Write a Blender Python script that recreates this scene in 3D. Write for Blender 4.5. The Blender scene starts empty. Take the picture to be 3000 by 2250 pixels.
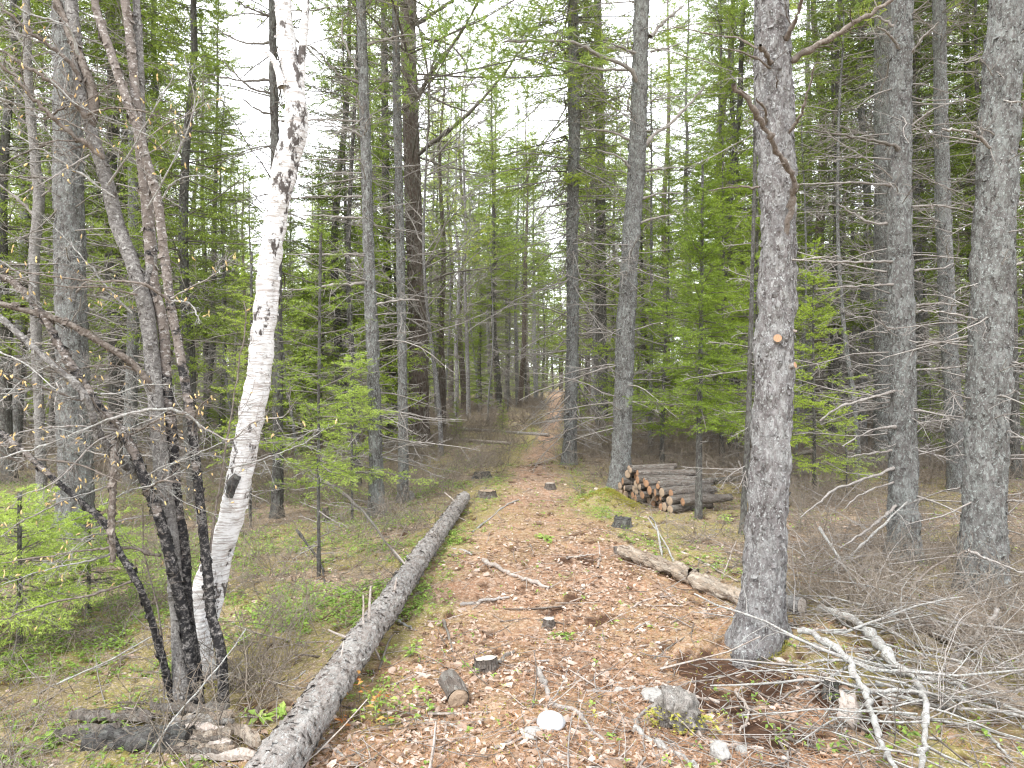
import bpy, math, random
import numpy as np
from mathutils import Vector, Matrix

rng = np.random.default_rng(11)
random.seed(5)
sc = bpy.context.scene
COL = sc.collection
PI = math.pi
R = math.radians

# ------------------------------------------------------------------ camera, sky, sun, exposure
F, CX, HZ, CH = 1495.0, 1106.0, 819.0, 1.6       # focal length / centre / horizon in a 2212-px-wide view; camera height
cam_d = bpy.data.cameras.new("camera")
cam_d.sensor_width = 36.0
cam_d.lens = 36.0 * F / 2212.0
cam_d.clip_start = 0.05
cam_d.clip_end = 1500
cam = bpy.data.objects.new("camera", cam_d)
COL.objects.link(cam)
cam.location = (0, 0, CH)
cam.rotation_euler = (R(90 - 0.40), 0, 0)
sc.camera = cam

world = bpy.data.worlds.new("World")
sc.world = world
world.use_nodes = True
wt = world.node_tree
wt.nodes.clear()
SUN_EL, SUN_ROT = R(52), R(-35)
sky = wt.nodes.new("ShaderNodeTexSky")
sky.sky_type = 'NISHITA'
sky.sun_disc = False
sky.sun_elevation = SUN_EL
sky.sun_rotation = SUN_ROT
sky.air_density = 1.0
sky.dust_density = 4.0
wtc = wt.nodes.new("ShaderNodeTexCoord")
wns = wt.nodes.new("ShaderNodeTexNoise")
wns.inputs['Scale'].default_value = 1.6
wns.inputs['Detail'].default_value = 5
wmr = wt.nodes.new("ShaderNodeMapRange")
wmr.inputs['From Min'].default_value = 0.3
wmr.inputs['From Max'].default_value = 0.7
wmr.inputs['To Min'].default_value = 0.80
wmr.inputs['To Max'].default_value = 0.97
wmx = wt.nodes.new("ShaderNodeMixRGB")
wmx.inputs[2].default_value = (10.6, 10.9, 11.4, 1)     # the overcast cloud deck
wbg = wt.nodes.new("ShaderNodeBackground")
wbg.inputs['Strength'].default_value = 0.10
wout = wt.nodes.new("ShaderNodeOutputWorld")
L_ = wt.links.new
L_(wtc.outputs['Generated'], wns.inputs['Vector'])
L_(wns.outputs['Fac'], wmr.inputs['Value'])
L_(wmr.outputs[0], wmx.inputs[0])
L_(sky.outputs[0], wmx.inputs[1])
L_(wmx.outputs[0], wbg.inputs['Color'])
L_(wbg.outputs[0], wout.inputs['Surface'])

sun_d = bpy.data.lights.new("sun", 'SUN')
sun_d.energy = 1.5
sun_d.angle = R(14)
sun_d.color = (1.0, 0.97, 0.92)
sun = bpy.data.objects.new("sun", sun_d)
COL.objects.link(sun)
sdir = Vector((math.sin(SUN_ROT) * math.cos(SUN_EL), math.cos(SUN_ROT) * math.cos(SUN_EL) * -1, math.sin(SUN_EL)))
sun.rotation_euler = sdir.to_track_quat('Z', 'Y').to_euler()

sc.view_settings.view_transform = 'Standard'
sc.view_settings.look = 'None'
sc.view_settings.exposure = 1.75
sc.view_settings.gamma = 1.0
cy = sc.cycles
cy.max_bounces = 5
cy.diffuse_bounces = 3
cy.glossy_bounces = 1
cy.transmission_bounces = 3
cy.transparent_max_bounces = 2
cy.caustics_reflective = False
cy.caustics_refractive = False
cy.filter_width = 1.2
cy.use_adaptive_sampling = True
cy.adaptive_threshold = 0.012
try:
    cy.use_denoising = True
    cy.denoising_input_passes = 'RGB_ALBEDO_NORMAL'
except Exception:
    pass

# ------------------------------------------------------------------ numeric helpers
def _hash(ix, iy, iz, seed):
    with np.errstate(over='ignore'):
        h = (ix.astype(np.uint32) * np.uint32(374761393) + iy.astype(np.uint32) * np.uint32(668265263)
             + iz.astype(np.uint32) * np.uint32(2147483647 - 1013) + np.uint32((seed * 974711 + 77) & 0xffffffff))
        h = (h ^ (h >> np.uint32(13))) * np.uint32(1274126177)
        h = h ^ (h >> np.uint32(16))
        h = (h * np.uint32(2246822519)) ^ (h >> np.uint32(11))
    return (h & np.uint32(0xffffff)).astype(np.float64) / 16777215.0

def vn(x, y, z=0.0, seed=0):
    """value noise in -1..1"""
    x, y, z = np.broadcast_arrays(np.asarray(x, float), np.asarray(y, float), np.asarray(z, float))
    ix, iy, iz = np.floor(x).astype(np.int64), np.floor(y).astype(np.int64), np.floor(z).astype(np.int64)
    fx, fy, fz = x - ix, y - iy, z - iz
    fx, fy, fz = fx * fx * (3 - 2 * fx), fy * fy * (3 - 2 * fy), fz * fz * (3 - 2 * fz)
    r = 0
    for a in (0, 1):
        for b in (0, 1):
            for c in (0, 1):
                w = (fx if a else 1 - fx) * (fy if b else 1 - fy) * (fz if c else 1 - fz)
                r = r + w * _hash(ix + a, iy + b, iz + c, seed)
    return r * 2 - 1

def sstep(a, b, x):
    t = np.clip((x - a) / (b - a), 0, 1)
    return t * t * (3 - 2 * t)

PATH_Y = [-5, 2.8, 4.1, 5.2, 6.3, 8.5, 13, 18, 29.5, 77, 140]
PATH_X = [0.0, 0.15, 0.40, .42, 0.40, 0.28, 0.50, 0.90, 1.80, 4.9, 9.0]
PATH_W = [1.0, 1.0, 1.15, .95, 0.70, 0.46, 0.36, 0.30, 0.34, .8, 1.1]

def path_mask(x, y):
    c = np.interp(y, PATH_Y, PATH_X)
    w = np.interp(y, PATH_Y, PATH_W)
    d = np.abs(x - c) / w + 0.36 * vn(x * 2.1, y * 2.1, 0, 3) + 0.22 * vn(x * 6, y * 6, 0, 4)
    g = .45 * sstep(.0, .6, vn(x * 3.1, y * 1.6, 0, 6)) * sstep(6.5, 8.5, y) * (1 - sstep(18, 26, y))
    return (1 - sstep(0.75, 1.25, d)) * (1 - g)

def mound(x, y, cx, cy_, r, a, e=1.0):
    return a * np.exp(-(((x - cx) ** 2 + ((y - cy_) * e) ** 2) / (r * r)))

def H(x, y):
    x = np.asarray(x, float); y = np.asarray(y, float)
    near = 1 / (1 + (np.maximum(y, 0) / 40.0) ** 2)
    h = 0.07 * vn(x * 0.45, y * 0.45, 0, 1) * near + 0.035 * vn(x * 1.3, y * 1.3, 0, 2) * near
    h = h + 0.012 * vn(x * 4, y * 4, 0, 5)
    h = h - 0.10 * sstep(-0.9, -2.2, x) * near
    h = h + mound(x, y, 1.62, 4.15, 0.45, 0.07)                  # root mound of the big right tree
    h = h - mound(x, y, 1.22, 3.75, 0.28, 0.05)
    h = h - mound(x, y, 1.25, 3.25, 0.35, 0.05)
    h = h + mound(x, y, 1.20, 8.70, 0.28, 0.19)                  # moss cushion
    h = h + 0.05 * sstep(9, 12, y) * (1 - sstep(15, 19, y)) * (1 - sstep(1.2, 2.2, np.abs(x - 0.4)))
    return h

def Hf(x, y):
    return float(H(np.array([x]), np.array([y]))[0])

def W(px, py, d):
    return np.array([(px - CX) / F * d, d, CH - (py - HZ) / F * d])

def G(px, py, lift=0.0):
    d = CH / ((py - HZ) / F)
    for _ in range(14):
        x = (px - CX) / F * d
        dn = (CH - Hf(x, d)) / ((py - HZ) / F)
        d = 0.5 * d + 0.5 * dn
    x = (px - CX) / F * d
    return np.array([x, d, Hf(x, d) + lift])

def norm(v):
    return v / np.maximum(np.linalg.norm(v, axis=-1, keepdims=True), 1e-9)

def tubes(P, Rd, s=3):
    """batched tubes: P (n,k,3), Rd (n,k)"""
    P = np.asarray(P, float); Rd = np.asarray(Rd, float)
    if P.ndim == 2:
        P = P[None]; Rd = Rd[None]
    n, k, _ = P.shape
    T = norm(np.gradient(P, axis=1))
    m = norm(P[:, -1] - P[:, 0])
    ref = np.where(np.abs(m[:, 2:3]) > 0.75, np.array([[1.0, 0.13, 0]]), np.array([[0.05, 0.1, 1.0]]))[:, None, :]
    U = norm(np.cross(T, np.broadcast_to(ref, T.shape)))
    V = np.cross(T, U)
    a = np.arange(s) * 2 * PI / s
    ring = U[:, :, None, :] * np.cos(a)[None, None, :, None] + V[:, :, None, :] * np.sin(a)[None, None, :, None]
    X = P[:, :, None, :] + ring * Rd[:, :, None, None]
    X = X.reshape(-1, 3)
    b = (np.arange(n) * k * s)[:, None, None] + (np.arange(k - 1) * s)[None, :, None]
    j = np.arange(s)[None, None, :]; j2 = (np.arange(s) + 1) % s
    j2 = j2[None, None, :]
    Fq = np.stack([b + j, b + j2, b + s + j2, b + s + j], axis=-1).reshape(-1, 4)
    return X, Fq

def build(name, parts, mats, parent=None, smooth=True, loc=None):
    """parts: list of (V, F, mat_index[, attr]) -> ONE mesh object"""
    Vs, vo = [], 0
    lv, ls, mi = [], [], []
    at = []
    for p in parts:
        V, Fc, m = p[0], np.asarray(p[1]), p[2]
        V = np.asarray(V, float)
        if len(V) == 0 or len(Fc) == 0:
            continue
        Vs.append(V)
        lv.append((Fc + vo).reshape(-1))
        ls.append(np.full(len(Fc), Fc.shape[1], np.int32))
        mi.append(np.full(len(Fc), m, np.int32))
        at.append(p[3] if len(p) > 3 else np.zeros(len(V)))
        vo += len(V)
    V = np.concatenate(Vs); lv = np.concatenate(lv).astype(np.int32)
    ls = np.concatenate(ls); mi = np.concatenate(mi); at = np.concatenate(at)
    me = bpy.data.meshes.new(name)
    me.vertices.add(len(V)); me.vertices.foreach_set("co", V.astype(np.float32).ravel())
    me.loops.add(len(lv)); me.loops.foreach_set("vertex_index", lv)
    me.polygons.add(len(ls))
    st = np.concatenate([[0], np.cumsum(ls)[:-1]]).astype(np.int32)
    me.polygons.foreach_set("loop_start", st)
    me.polygons.foreach_set("loop_total", ls)
    me.polygons.foreach_set("material_index", mi)
    me.polygons.foreach_set("use_smooth", np.full(len(ls), smooth))
    if at.any():
        A = me.attributes.new("rnd", 'FLOAT', 'POINT')
        A.data.foreach_set("value", at.astype(np.float32))
    for m in mats:
        me.materials.append(m)
    me.update(calc_edges=True)
    o = bpy.data.objects.new(name, me)
    COL.objects.link(o)
    if parent is not None:
        o.parent = parent
    if loc is not None:
        o.location = loc
    return o

def empty(name, loc=(0, 0, 0)):
    o = bpy.data.objects.new(name, None)
    o.empty_display_size = 0.2
    COL.objects.link(o)
    o.location = loc
    return o

def tag(o, label=None, cat=None, group=None, kind=None):
    if label: o['label'] = label
    if cat: o['category'] = cat
    if group: o['group'] = group
    if kind: o['kind'] = kind
    return o

def clone(root, loc, rz, s, label=None, group=None, cat=None):
    r = root.copy(); COL.objects.link(r)
    r.location = loc; r.rotation_euler = (random.uniform(-.02, .02), random.uniform(-.02, .02), rz)
    r.scale = (s, s, s) if not isinstance(s, tuple) else s
    if label: r['label'] = label
    if group: r['group'] = group
    if cat: r['category'] = cat
    for ch in root.children:
        c = ch.copy(); COL.objects.link(c); c.parent = r
        for g in ch.children:
            d = g.copy(); COL.objects.link(d); d.parent = c
    return r

# ------------------------------------------------------------------ growth
def grow(P0, D, L, K=6, rise=0.0, jit=0.25, up2=0.0):
    n = len(P0)
    P = np.zeros((n, K, 3)); P[:, 0] = P0
    d = norm(D.copy())
    st = (L / (K - 1))[:, None]
    for k in range(1, K):
        d = d + rng.normal(size=(n, 3)) * jit / K
        d[:, 2] += (rise + up2 * (k / K)) / K
        d = norm(d)
        P[:, k] = P[:, k - 1] + d * st
    return P

def taper(r, K, end=0.3):
    return np.asarray(r)[:, None] * np.linspace(1, end, K)[None, :]

def kids(P, Rr, m, ang=50, lf=0.5, flat=0.0, tmin=.15, tmax=.95, rf=.55, tt=0.75):
    n, K, _ = P.shape
    T = norm(np.gradient(P, axis=1))
    L = np.linalg.norm(np.diff(P, axis=1), axis=2).sum(1)
    t = (np.arange(m)[None, :] + rng.random((n, m))) / m * (tmax - tmin) + tmin
    f = t * (K - 1)
    i = np.clip(np.floor(f).astype(int), 0, K - 2); fr = (f - i)[..., None]
    rows = np.arange(n)[:, None]
    pos = P[rows, i] * (1 - fr) + P[rows, i + 1] * fr
    tg = norm(T[rows, i] * (1 - fr) + T[rows, i + 1] * fr)
    rad = (Rr[rows, i] * (1 - fr[..., 0]) + Rr[rows, i + 1] * fr[..., 0]) * rf
    sgn = np.where((np.arange(m)[None, :] + rng.integers(0, 2, (n, 1))) % 2, 1.0, -1.0)[..., None]
    side = norm(np.cross(tg, np.array([0, 0, 1.0]))) * sgn
    rnd = rng.normal(size=tg.shape); rnd = norm(rnd - (rnd * tg).sum(-1, keepdims=True) * tg)
    pp = norm(side * flat + rnd * (1 - flat))
    a = np.radians(ang * rng.uniform(.8, 1.2, (n, m)))[..., None]
    D = tg * np.cos(a) + pp * np.sin(a)
    l = L[:, None] * lf * (1 - tt * t) * rng.uniform(.6, 1.25, (n, m))
    return pos.reshape(-1, 3), D.reshape(-1, 3), l.reshape(-1), rad.reshape(-1)

def needles(P, spacing, ln, wd, flat=0.3, ang=50, tmin=0.0, both=False):
    n, K, _ = P.shape
    L = np.linalg.norm(np.diff(P, axis=1), axis=2).sum(1)
    cnt = np.maximum((L / spacing).astype(int), 1)
    row = np.repeat(np.arange(n), cnt)
    N = len(row)
    f = (tmin + rng.random(N) * (1 - tmin)) * (K - 1)
    i = np.clip(f.astype(int), 0, K - 2); fr = (f - i)[:, None]
    A, B = P[row, i], P[row, i + 1]
    pos = A * (1 - fr) + B * fr
    tg = norm(B - A)
    sg = np.where(rng.random(N) < .5, 1.0, -1.0)[:, None]
    side = norm(np.cross(tg, np.array([0, 0, 1.0]))) * sg
    rnd = rng.normal(size=(N, 3)); rnd = norm(rnd - (rnd * tg).sum(-1, keepdims=True) * tg)
    pp = norm(side * flat + rnd * (1 - flat))
    a = np.radians(ang * rng.uniform(.6, 1.3, N))[:, None]
    D = tg * np.cos(a) + pp * np.sin(a)
    l = (ln * rng.uniform(.65, 1.2, N))[:, None]
    wv = norm(np.cross(D, rng.normal(size=(N, 3)))) * wd * .5
    if both:                                                    # four-cornered blade
        V = np.stack([pos, pos + D * l * .45 + wv, pos + D * l, pos + D * l * .45 - wv], axis=1).reshape(-1, 3)
        Fc = np.arange(N * 4).reshape(-1, 4); k4 = 4
    else:
        V = np.stack([pos - wv, pos + wv, pos + D * l], axis=1).reshape(-1, 3)
        Fc = np.arange(N * 3).reshape(-1, 3); k4 = 3
    att = np.repeat(np.clip(np.repeat(rng.random(n), cnt) * .75 + rng.random(N) * .25, 0.001, 1), k4)
    return V, Fc, att

def surf(L_arr):
    return L_arr

# ------------------------------------------------------------------ materials
def nodes(name):
    m = bpy.data.materials.new(name)
    m.use_nodes = True
    nt = m.node_tree
    nt.nodes.clear()
    out = nt.nodes.new("ShaderNodeOutputMaterial")
    return m, nt, out

def N(nt, typ, **kw):
    n = nt.nodes.new(typ)
    for k, v in kw.items():
        if k in n.inputs.keys():
            n.inputs[k].default_value = v
        else:
            setattr(n, k, v)
    return n

def ramp(nt, fac, stops):
    r = nt.nodes.new("ShaderNodeValToRGB")
    el = r.color_ramp.elements
    while len(el) > 1:
        el.remove(el[-1])
    el[0].position = stops[0][0]; el[0].color = (*stops[0][1], 1)
    for p, c in stops[1:]:
        e = el.new(p); e.color = (*c, 1)
    nt.links.new(fac, r.inputs[0])
    return r.outputs[0]

def mixc(nt, fac, a, b):
    m = nt.nodes.new("ShaderNodeMixRGB")
    for s, v in ((0, fac), (1, a), (2, b)):
        if isinstance(v, (int, float)):
            m.inputs[s].default_value = v
        elif isinstance(v, tuple):
            m.inputs[s].default_value = (*v, 1)
        else:
            nt.links.new(v, m.inputs[s])
    return m.outputs[0]

def coords(nt, scale=(1, 1, 1), kind='Object', seedrand=True):
    tc = nt.nodes.new("ShaderNodeTexCoord")
    mp = nt.nodes.new("ShaderNodeMapping")
    mp.inputs['Scale'].default_value = scale
    nt.links.new(tc.outputs[kind], mp.inputs['Vector'])
    if seedrand:
        oi = nt.nodes.new("ShaderNodeObjectInfo")
        ml = nt.nodes.new("ShaderNodeMath"); ml.operation = 'MULTIPLY'; ml.inputs[1].default_value = 37.0
        nt.links.new(oi.outputs['Random'], ml.inputs[0])
        cb = nt.nodes.new("ShaderNodeCombineXYZ")
        nt.links.new(ml.outputs[0], cb.inputs[0]); nt.links.new(ml.outputs[0], cb.inputs[2])
        nt.links.new(cb.outputs[0], mp.inputs['Location'])
    return mp.outputs[0]

def noise(nt, vec, scale, detail=4, rough=.6, dist=0.0):
    n = N(nt, "ShaderNodeTexNoise", Scale=scale, Detail=detail, Roughness=rough, Distortion=dist)
    nt.links.new(vec, n.inputs['Vector'])
    return n.outputs['Fac']

def voro(nt, vec, scale, feature='F1', out='Distance', rnd=1.0):
    n = nt.nodes.new("ShaderNodeTexVoronoi")
    n.feature = feature
    n.inputs['Scale'].default_value = scale
    n.inputs['Randomness'].default_value = rnd
    nt.links.new(vec, n.inputs['Vector'])
    return n.outputs[out]

def mathn(nt, op, a, b=0.0, clamp=False):
    m = nt.nodes.new("ShaderNodeMath"); m.operation = op; m.use_clamp = clamp
    for s, v in ((0, a), (1, b)):
        if isinstance(v, (int, float)): m.inputs[s].default_value = v
        else: nt.links.new(v, m.inputs[s])
    return m.outputs[0]

def finish(nt, out, col, rough=.85, bump=None, bstr=.5, bdist=.01, spec=.25, trans=None):
    p = nt.nodes.new("ShaderNodeBsdfPrincipled")
    p.inputs['Roughness'].default_value = rough
    p.inputs['Specular IOR Level'].default_value = spec
    if isinstance(col, tuple): p.inputs['Base Color'].default_value = (*col, 1)
    else: nt.links.new(col, p.inputs['Base Color'])
    if bump is not None:
        b = nt.nodes.new("ShaderNodeBump")
        b.inputs['Strength'].default_value = bstr
        b.inputs['Distance'].default_value = bdist
        nt.links.new(bump, b.inputs['Height'])
        nt.links.new(b.outputs[0], p.inputs['Normal'])
    if trans:
        t = nt.nodes.new("ShaderNodeBsdfTranslucent")
        if isinstance(col, tuple): t.inputs['Color'].default_value = (*col, 1)
        else: nt.links.new(col, t.inputs['Color'])
        mx = nt.nodes.new("ShaderNodeMixShader"); mx.inputs[0].default_value = trans
        nt.links.new(p.outputs[0], mx.inputs[1]); nt.links.new(t.outputs[0], mx.inputs[2])
        nt.links.new(mx.outputs[0], out.inputs['Surface'])
    else:
        nt.links.new(p.outputs[0], out.inputs['Surface'])

def bark(name, a, b, crack, lichen, lich=0.5, sc_=34, zs=.42, bstr=.8, lsc=9):
    m, nt, out = nodes(name)
    v = coords(nt, (1, 1, zs))
    vi = coords(nt, (1, 1, .75))
    base = mixc(nt, ramp(nt, noise(nt, v, 11, 6, .8), [(.38, (0, 0, 0)), (.62, (1, 1, 1))]), a, b)
    # small plates, each its own tone
    vc = voro(nt, v, sc_ * 1.7, 'F1', 'Color')
    sep = nt.nodes.new("ShaderNodeSeparateColor"); nt.links.new(vc, sep.inputs[0])
    base = mixc(nt, mathn(nt, 'MULTIPLY', sep.outputs[0], .45), base, tuple(c * .62 for c in a))
    base = mixc(nt, mathn(nt, 'MULTIPLY', mathn(nt, 'POWER', sep.outputs[1], 3.0), .5), base, lichen)
    tone = ramp(nt, noise(nt, coords(nt, (2, 2, .5)), 1.6, 4, .7), [(.3, (.72, .70, .69)), (.7, (1.12, 1.12, 1.13))])
    mt_ = nt.nodes.new('ShaderNodeMixRGB'); mt_.blend_type = 'MULTIPLY'; mt_.inputs[0].default_value = 1
    nt.links.new(base, mt_.inputs[1]); nt.links.new(tone, mt_.inputs[2]); base = mt_.outputs[0]
    # fissures
    fs = noise(nt, coords(nt, (1, 1, zs * .6)), sc_ * 1.1, 5, .65, 1.2)
    ck = ramp(nt, fs, [(.36, (1, 1, 1)), (.45, (0, 0, 0))])
    base = mixc(nt, mathn(nt, 'MULTIPLY', ck, .8), base, crack)
    # lichen: broad faint patches and small crisp flecks
    lb = ramp(nt, noise(nt, vi, lsc * .8, 5, .8), [(.60 - lich * .12, (0, 0, 0)), (.70 - lich * .1, (1, 1, 1))])
    lf = ramp(nt, noise(nt, vi, sc_ * 1.9, 5, .8), [(.585 - lich * .05, (0, 0, 0)), (.615 - lich * .05, (1, 1, 1))])
    lcol = mixc(nt, noise(nt, vi, 30, 3), tuple(c * .6 for c in lichen), tuple(min(1, c * 1.15) for c in lichen))
    base = mixc(nt, mathn(nt, 'MULTIPLY', lb, .28 * min(1, lich + .3)), base, lcol)
    base = mixc(nt, mathn(nt, 'MULTIPLY', lf, .95 * min(1, lich + .3)), base, lcol)
    hgt = mathn(nt, 'ADD', mathn(nt, 'MULTIPLY', fs, 1.6), mathn(nt, 'ADD', mathn(nt, 'MULTIPLY', noise(nt, v, sc_ * 3, 4, .75), .7), mathn(nt, 'MULTIPLY', lf, .3)))
    finish(nt, out, base, .9, hgt, bstr, .028)
    return m

def leafmat(name, stops, trans=.35, rough=.6, sc_=3.0, spec=.3):
    m, nt, out = nodes(name)
    at = nt.nodes.new("ShaderNodeAttribute"); at.attribute_name = "rnd"
    v = coords(nt, (1, 1, 1))
    oi = nt.nodes.new("ShaderNodeObjectInfo")
    n = noise(nt, v, sc_, 2)
    f = mathn(nt, 'ADD', mathn(nt, 'MULTIPLY', at.outputs['Fac'], .55),
              mathn(nt, 'ADD', mathn(nt, 'MULTIPLY', n, .5), mathn(nt, 'MULTIPLY', mathn(nt, 'SUBTRACT', oi.outputs['Random'], .5), .35)))
    c = ramp(nt, f, stops)
    finish(nt, out, c, rough, spec=spec, trans=trans)
    return m

M = {}
M['bark_spruce'] = bark('bark_spruce', (.124, .113, .106), (.20, .192, .184), (.028, .024, .022), (.40, .43, .41), .75)
M['bark_light'] = bark('bark_light', (.165, .150, .147), (.245, .232, .230), (.045, .036, .033), (.50, .51, .50), .75)
M['bark_pine'] = bark('bark_pine', (.125, .092, .075), (.18, .145, .125), (.04, .028, .022), (.26, .27, .24), .15, sc_=26, zs=.3)
M['bark_dark'] = bark('bark_dark', (.078, .070, .064), (.135, .126, .118), (.025, .02, .017), (.28, .30, .265), .4)
M['bark_log'] = bark('bark_log', (.28, .245, .22), (.38, .345, .32), (.12, .09, .075), (.54, .54, .52), .7, zs=.6)
M['bark_split'] = bark('bark_split', (.12, .098, .082), (.20, .17, .148), (.04, .03, .024), (.32, .32, .29), .35, sc_=30)
M['twig_grey'] = bark('twig_grey', (.24, .21, .19), (.34, .31, .29), (.12, .10, .09), (.42, .43, .40), .4, sc_=60, zs=1, bstr=.3)
M['twig_dark'] = bark('twig_dark', (.12, .10, .088), (.19, .165, .148), (.05, .04, .035), (.26, .28, .24), .3, sc_=60, zs=1, bstr=.3)
M['twig_brown'] = bark('twig_brown', (.125, .10, .082), (.19, .16, .138), (.055, .042, .034), (.31, .29, .26), .2, sc_=50, zs=1, bstr=.3)
M['brush_twig'] = bark('brush_twig', (.19, .15, .115), (.29, .245, .195), (.08, .06, .045), (.38, .36, .31), .3, sc_=60, zs=1, bstr=.3)
M['stick_pale'] = bark('stick_pale', (.34, .28, .24), (.46, .41, .37), (.17, .13, .10), (.50, .48, .44), .3, sc_=45, zs=1, bstr=.4)
M['stick_white'] = bark('stick_white', (.27, .25, .235), (.39, .37, .35), (.11, .095, .085), (.52, .55, .52), .7, sc_=45, zs=1, bstr=.5, lsc=14)
M['rotten'] = bark('rotten', (.36, .28, .21), (.52, .44, .355), (.08, .05, .035), (.54, .50, .43), .3, sc_=26, zs=.18, bstr=1.0)
M['weathered'] = bark('weathered_wood', (.27, .245, .22), (.42, .39, .36), (.06, .045, .035), (.50, .49, .45), .5, sc_=26, zs=.25, bstr=1.0)
M['charred'] = bark('charred', (.05, .047, .045), (.13, .12, .115), (.013, .012, .011), (.24, .25, .23), .25, sc_=22, zs=1.0, bstr=1.0)

def cutwood(name, a, b, ring):
    m, nt, out = nodes(name)
    v = coords(nt, (1, 1, 1), seedrand=False)
    sp = nt.nodes.new("ShaderNodeSeparateXYZ"); nt.links.new(v, sp.inputs[0])
    r2 = mathn(nt, 'SQRT', mathn(nt, 'ADD', mathn(nt, 'POWER', sp.outputs[0], 2.0), mathn(nt, 'POWER', sp.outputs[1], 2.0)))
    n = noise(nt, v, 14, 4)
    rr = mathn(nt, 'SINE', mathn(nt, 'MULTIPLY', mathn(nt, 'ADD', r2, mathn(nt, 'MULTIPLY', n, .006)), 900.0))
    c = mixc(nt, n, a, b)
    c = mixc(nt, mathn(nt, 'MULTIPLY', mathn(nt, 'MAXIMUM', rr, 0.0), .35), c, ring)
    finish(nt, out, c, .8, noise(nt, v, 90, 3), .3, .004)
    return m
M['cut_fresh'] = cutwood('cut_fresh', (.26, .14, .08), (.37, .235, .145), (.15, .07, .035))
M['cut_old'] = cutwood('cut_old', (.36, .31, .27), (.48, .43, .38), (.20, .17, .14))
M['cut_tan'] = cutwood('cut_tan', (.28, .20, .14), (.38, .30, .22), (.17, .115, .075))

def birchmat():
    m, nt, out = nodes('birch_bark')
    v = coords(nt, (1, 1, 1), seedrand=False)
    vh = coords(nt, (5, 5, 60), seedrand=False)
    vh2 = coords(nt, (14, 14, 110), seedrand=False)
    base = mixc(nt, noise(nt, v, 6, 4), (.52, .51, .505), (.68, .675, .67))
    ln = ramp(nt, noise(nt, vh2, 1.0, 3, .6), [(.54, (0, 0, 0)), (.60, (1, 1, 1))])
    base = mixc(nt, mathn(nt, 'MULTIPLY', ln, .6), base, (.27, .22, .19))
    pk = ramp(nt, noise(nt, vh, 1.0, 5, .75), [(.53, (0, 0, 0)), (.58, (1, 1, 1))])
    base = mixc(nt, mathn(nt, 'MULTIPLY', pk, .7), base, (.27, .235, .215))
    sc = ramp(nt, mathn(nt, 'MULTIPLY', noise(nt, coords(nt, (9, 9, 5), seedrand=False), 1.0, 5, .7), 1.0), [(.565, (0, 0, 0)), (.61, (1, 1, 1))])
    base = mixc(nt, sc, base, (.07, .06, .055))
    hg = mathn(nt, 'SUBTRACT', noise(nt, vh, 1.5, 5, .7), mathn(nt, 'MULTIPLY', sc, .6))
    finish(nt, out, base, .7, hg, .6, .01)
    return m
M['birch'] = birchmat()

def burntmat():
    m, nt, out = nodes('scorched_bark')
    g = nt.nodes.new("ShaderNodeNewGeometry")
    sp = nt.nodes.new("ShaderNodeSeparateXYZ"); nt.links.new(g.outputs['Position'], sp.inputs[0])
    v = coords(nt, (1, 1, 1.6))
    bn = noise(nt, v, 9, 5, .7)
    base = mixc(nt, noise(nt, v, 12, 4), (.13, .105, .09), (.22, .19, .17))
    fl = ramp(nt, noise(nt, v, 38, 4, .7), [(.56, (0, 0, 0)), (.61, (1, 1, 1))])
    base = mixc(nt, mathn(nt, 'MULTIPLY', fl, .8), base, (.50, .48, .46))
    hz = mathn(nt, 'SUBTRACT', 2.6, sp.outputs[2])
    bf = mathn(nt, 'ADD', mathn(nt, 'MULTIPLY', hz, .13), bn)
    bf = ramp(nt, bf, [(.60, (0, 0, 0)), (.68, (1, 1, 1))])
    fl2 = ramp(nt, noise(nt, coords(nt, (1, 1, 1.3)), 30, 6, .85), [(.50, (0, 0, 0)), (.60, (1, 1, 1))])
    blk = mixc(nt, fl2, (.016, .015, .016), (.20, .185, .175))
    base = mixc(nt, bf, base, blk)
    finish(nt, out, base, .75, noise(nt, v, 45, 5, .75), .9, .01)
    return m
M['burnt'] = burntmat()
M['stem_grey'] = bark('stem_grey', (.140, .130, .122), (.235, .222, .212), (.055, .045, .04), (.42, .41, .385), .6, sc_=40, zs=1.6, bstr=.5, lsc=12)

M['spruce_green'] = leafmat('spruce_needles', [(.1, (.09, .125, .025)), (.45, (.18, .25, .04)), (.75, (.32, .41, .07)), (1, (.46, .52, .11))], .38)
M['spruce_bright'] = leafmat('young_spruce_needles', [(.1, (.09, .14, .02)), (.45, (.22, .32, .035)), (.75, (.40, .52, .06)), (1, (.56, .64, .12))], .38)
M['fir_green'] = leafmat('fir_needles', [(.1, (.17, .26, .04)), (.45, (.30, .42, .065)), (.8, (.46, .58, .12)), (1, (.58, .68, .2))], .4)
M['pine_green'] = leafmat('pine_needles', [(.1, (.17, .25, .06)), (.45, (.30, .41, .10)), (.75, (.46, .54, .13)), (1, (.66, .60, .12))], .5)
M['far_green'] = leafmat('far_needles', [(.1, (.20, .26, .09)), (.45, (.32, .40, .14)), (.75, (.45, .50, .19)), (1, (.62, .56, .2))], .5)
M['rusty'] = leafmat('rusty_needles', [(.1, (.30, .12, .04)), (1, (.52, .26, .10))])
M['dry_leaf'] = leafmat('dry_leaves', [(.12, (.12, .075, .05)), (.32, (.25, .17, .115)), (.50, (.38, .28, .22)), (.72, (.50, .41, .35)), (1, (.62, .55, .50))], .15, .6, 9.0)
M['orange_needle'] = leafmat('fallen_needles', [(.15, (.16, .08, .045)), (.5, (.34, .18, .095)), (.85, (.50, .31, .18))], .1, .8)
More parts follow.
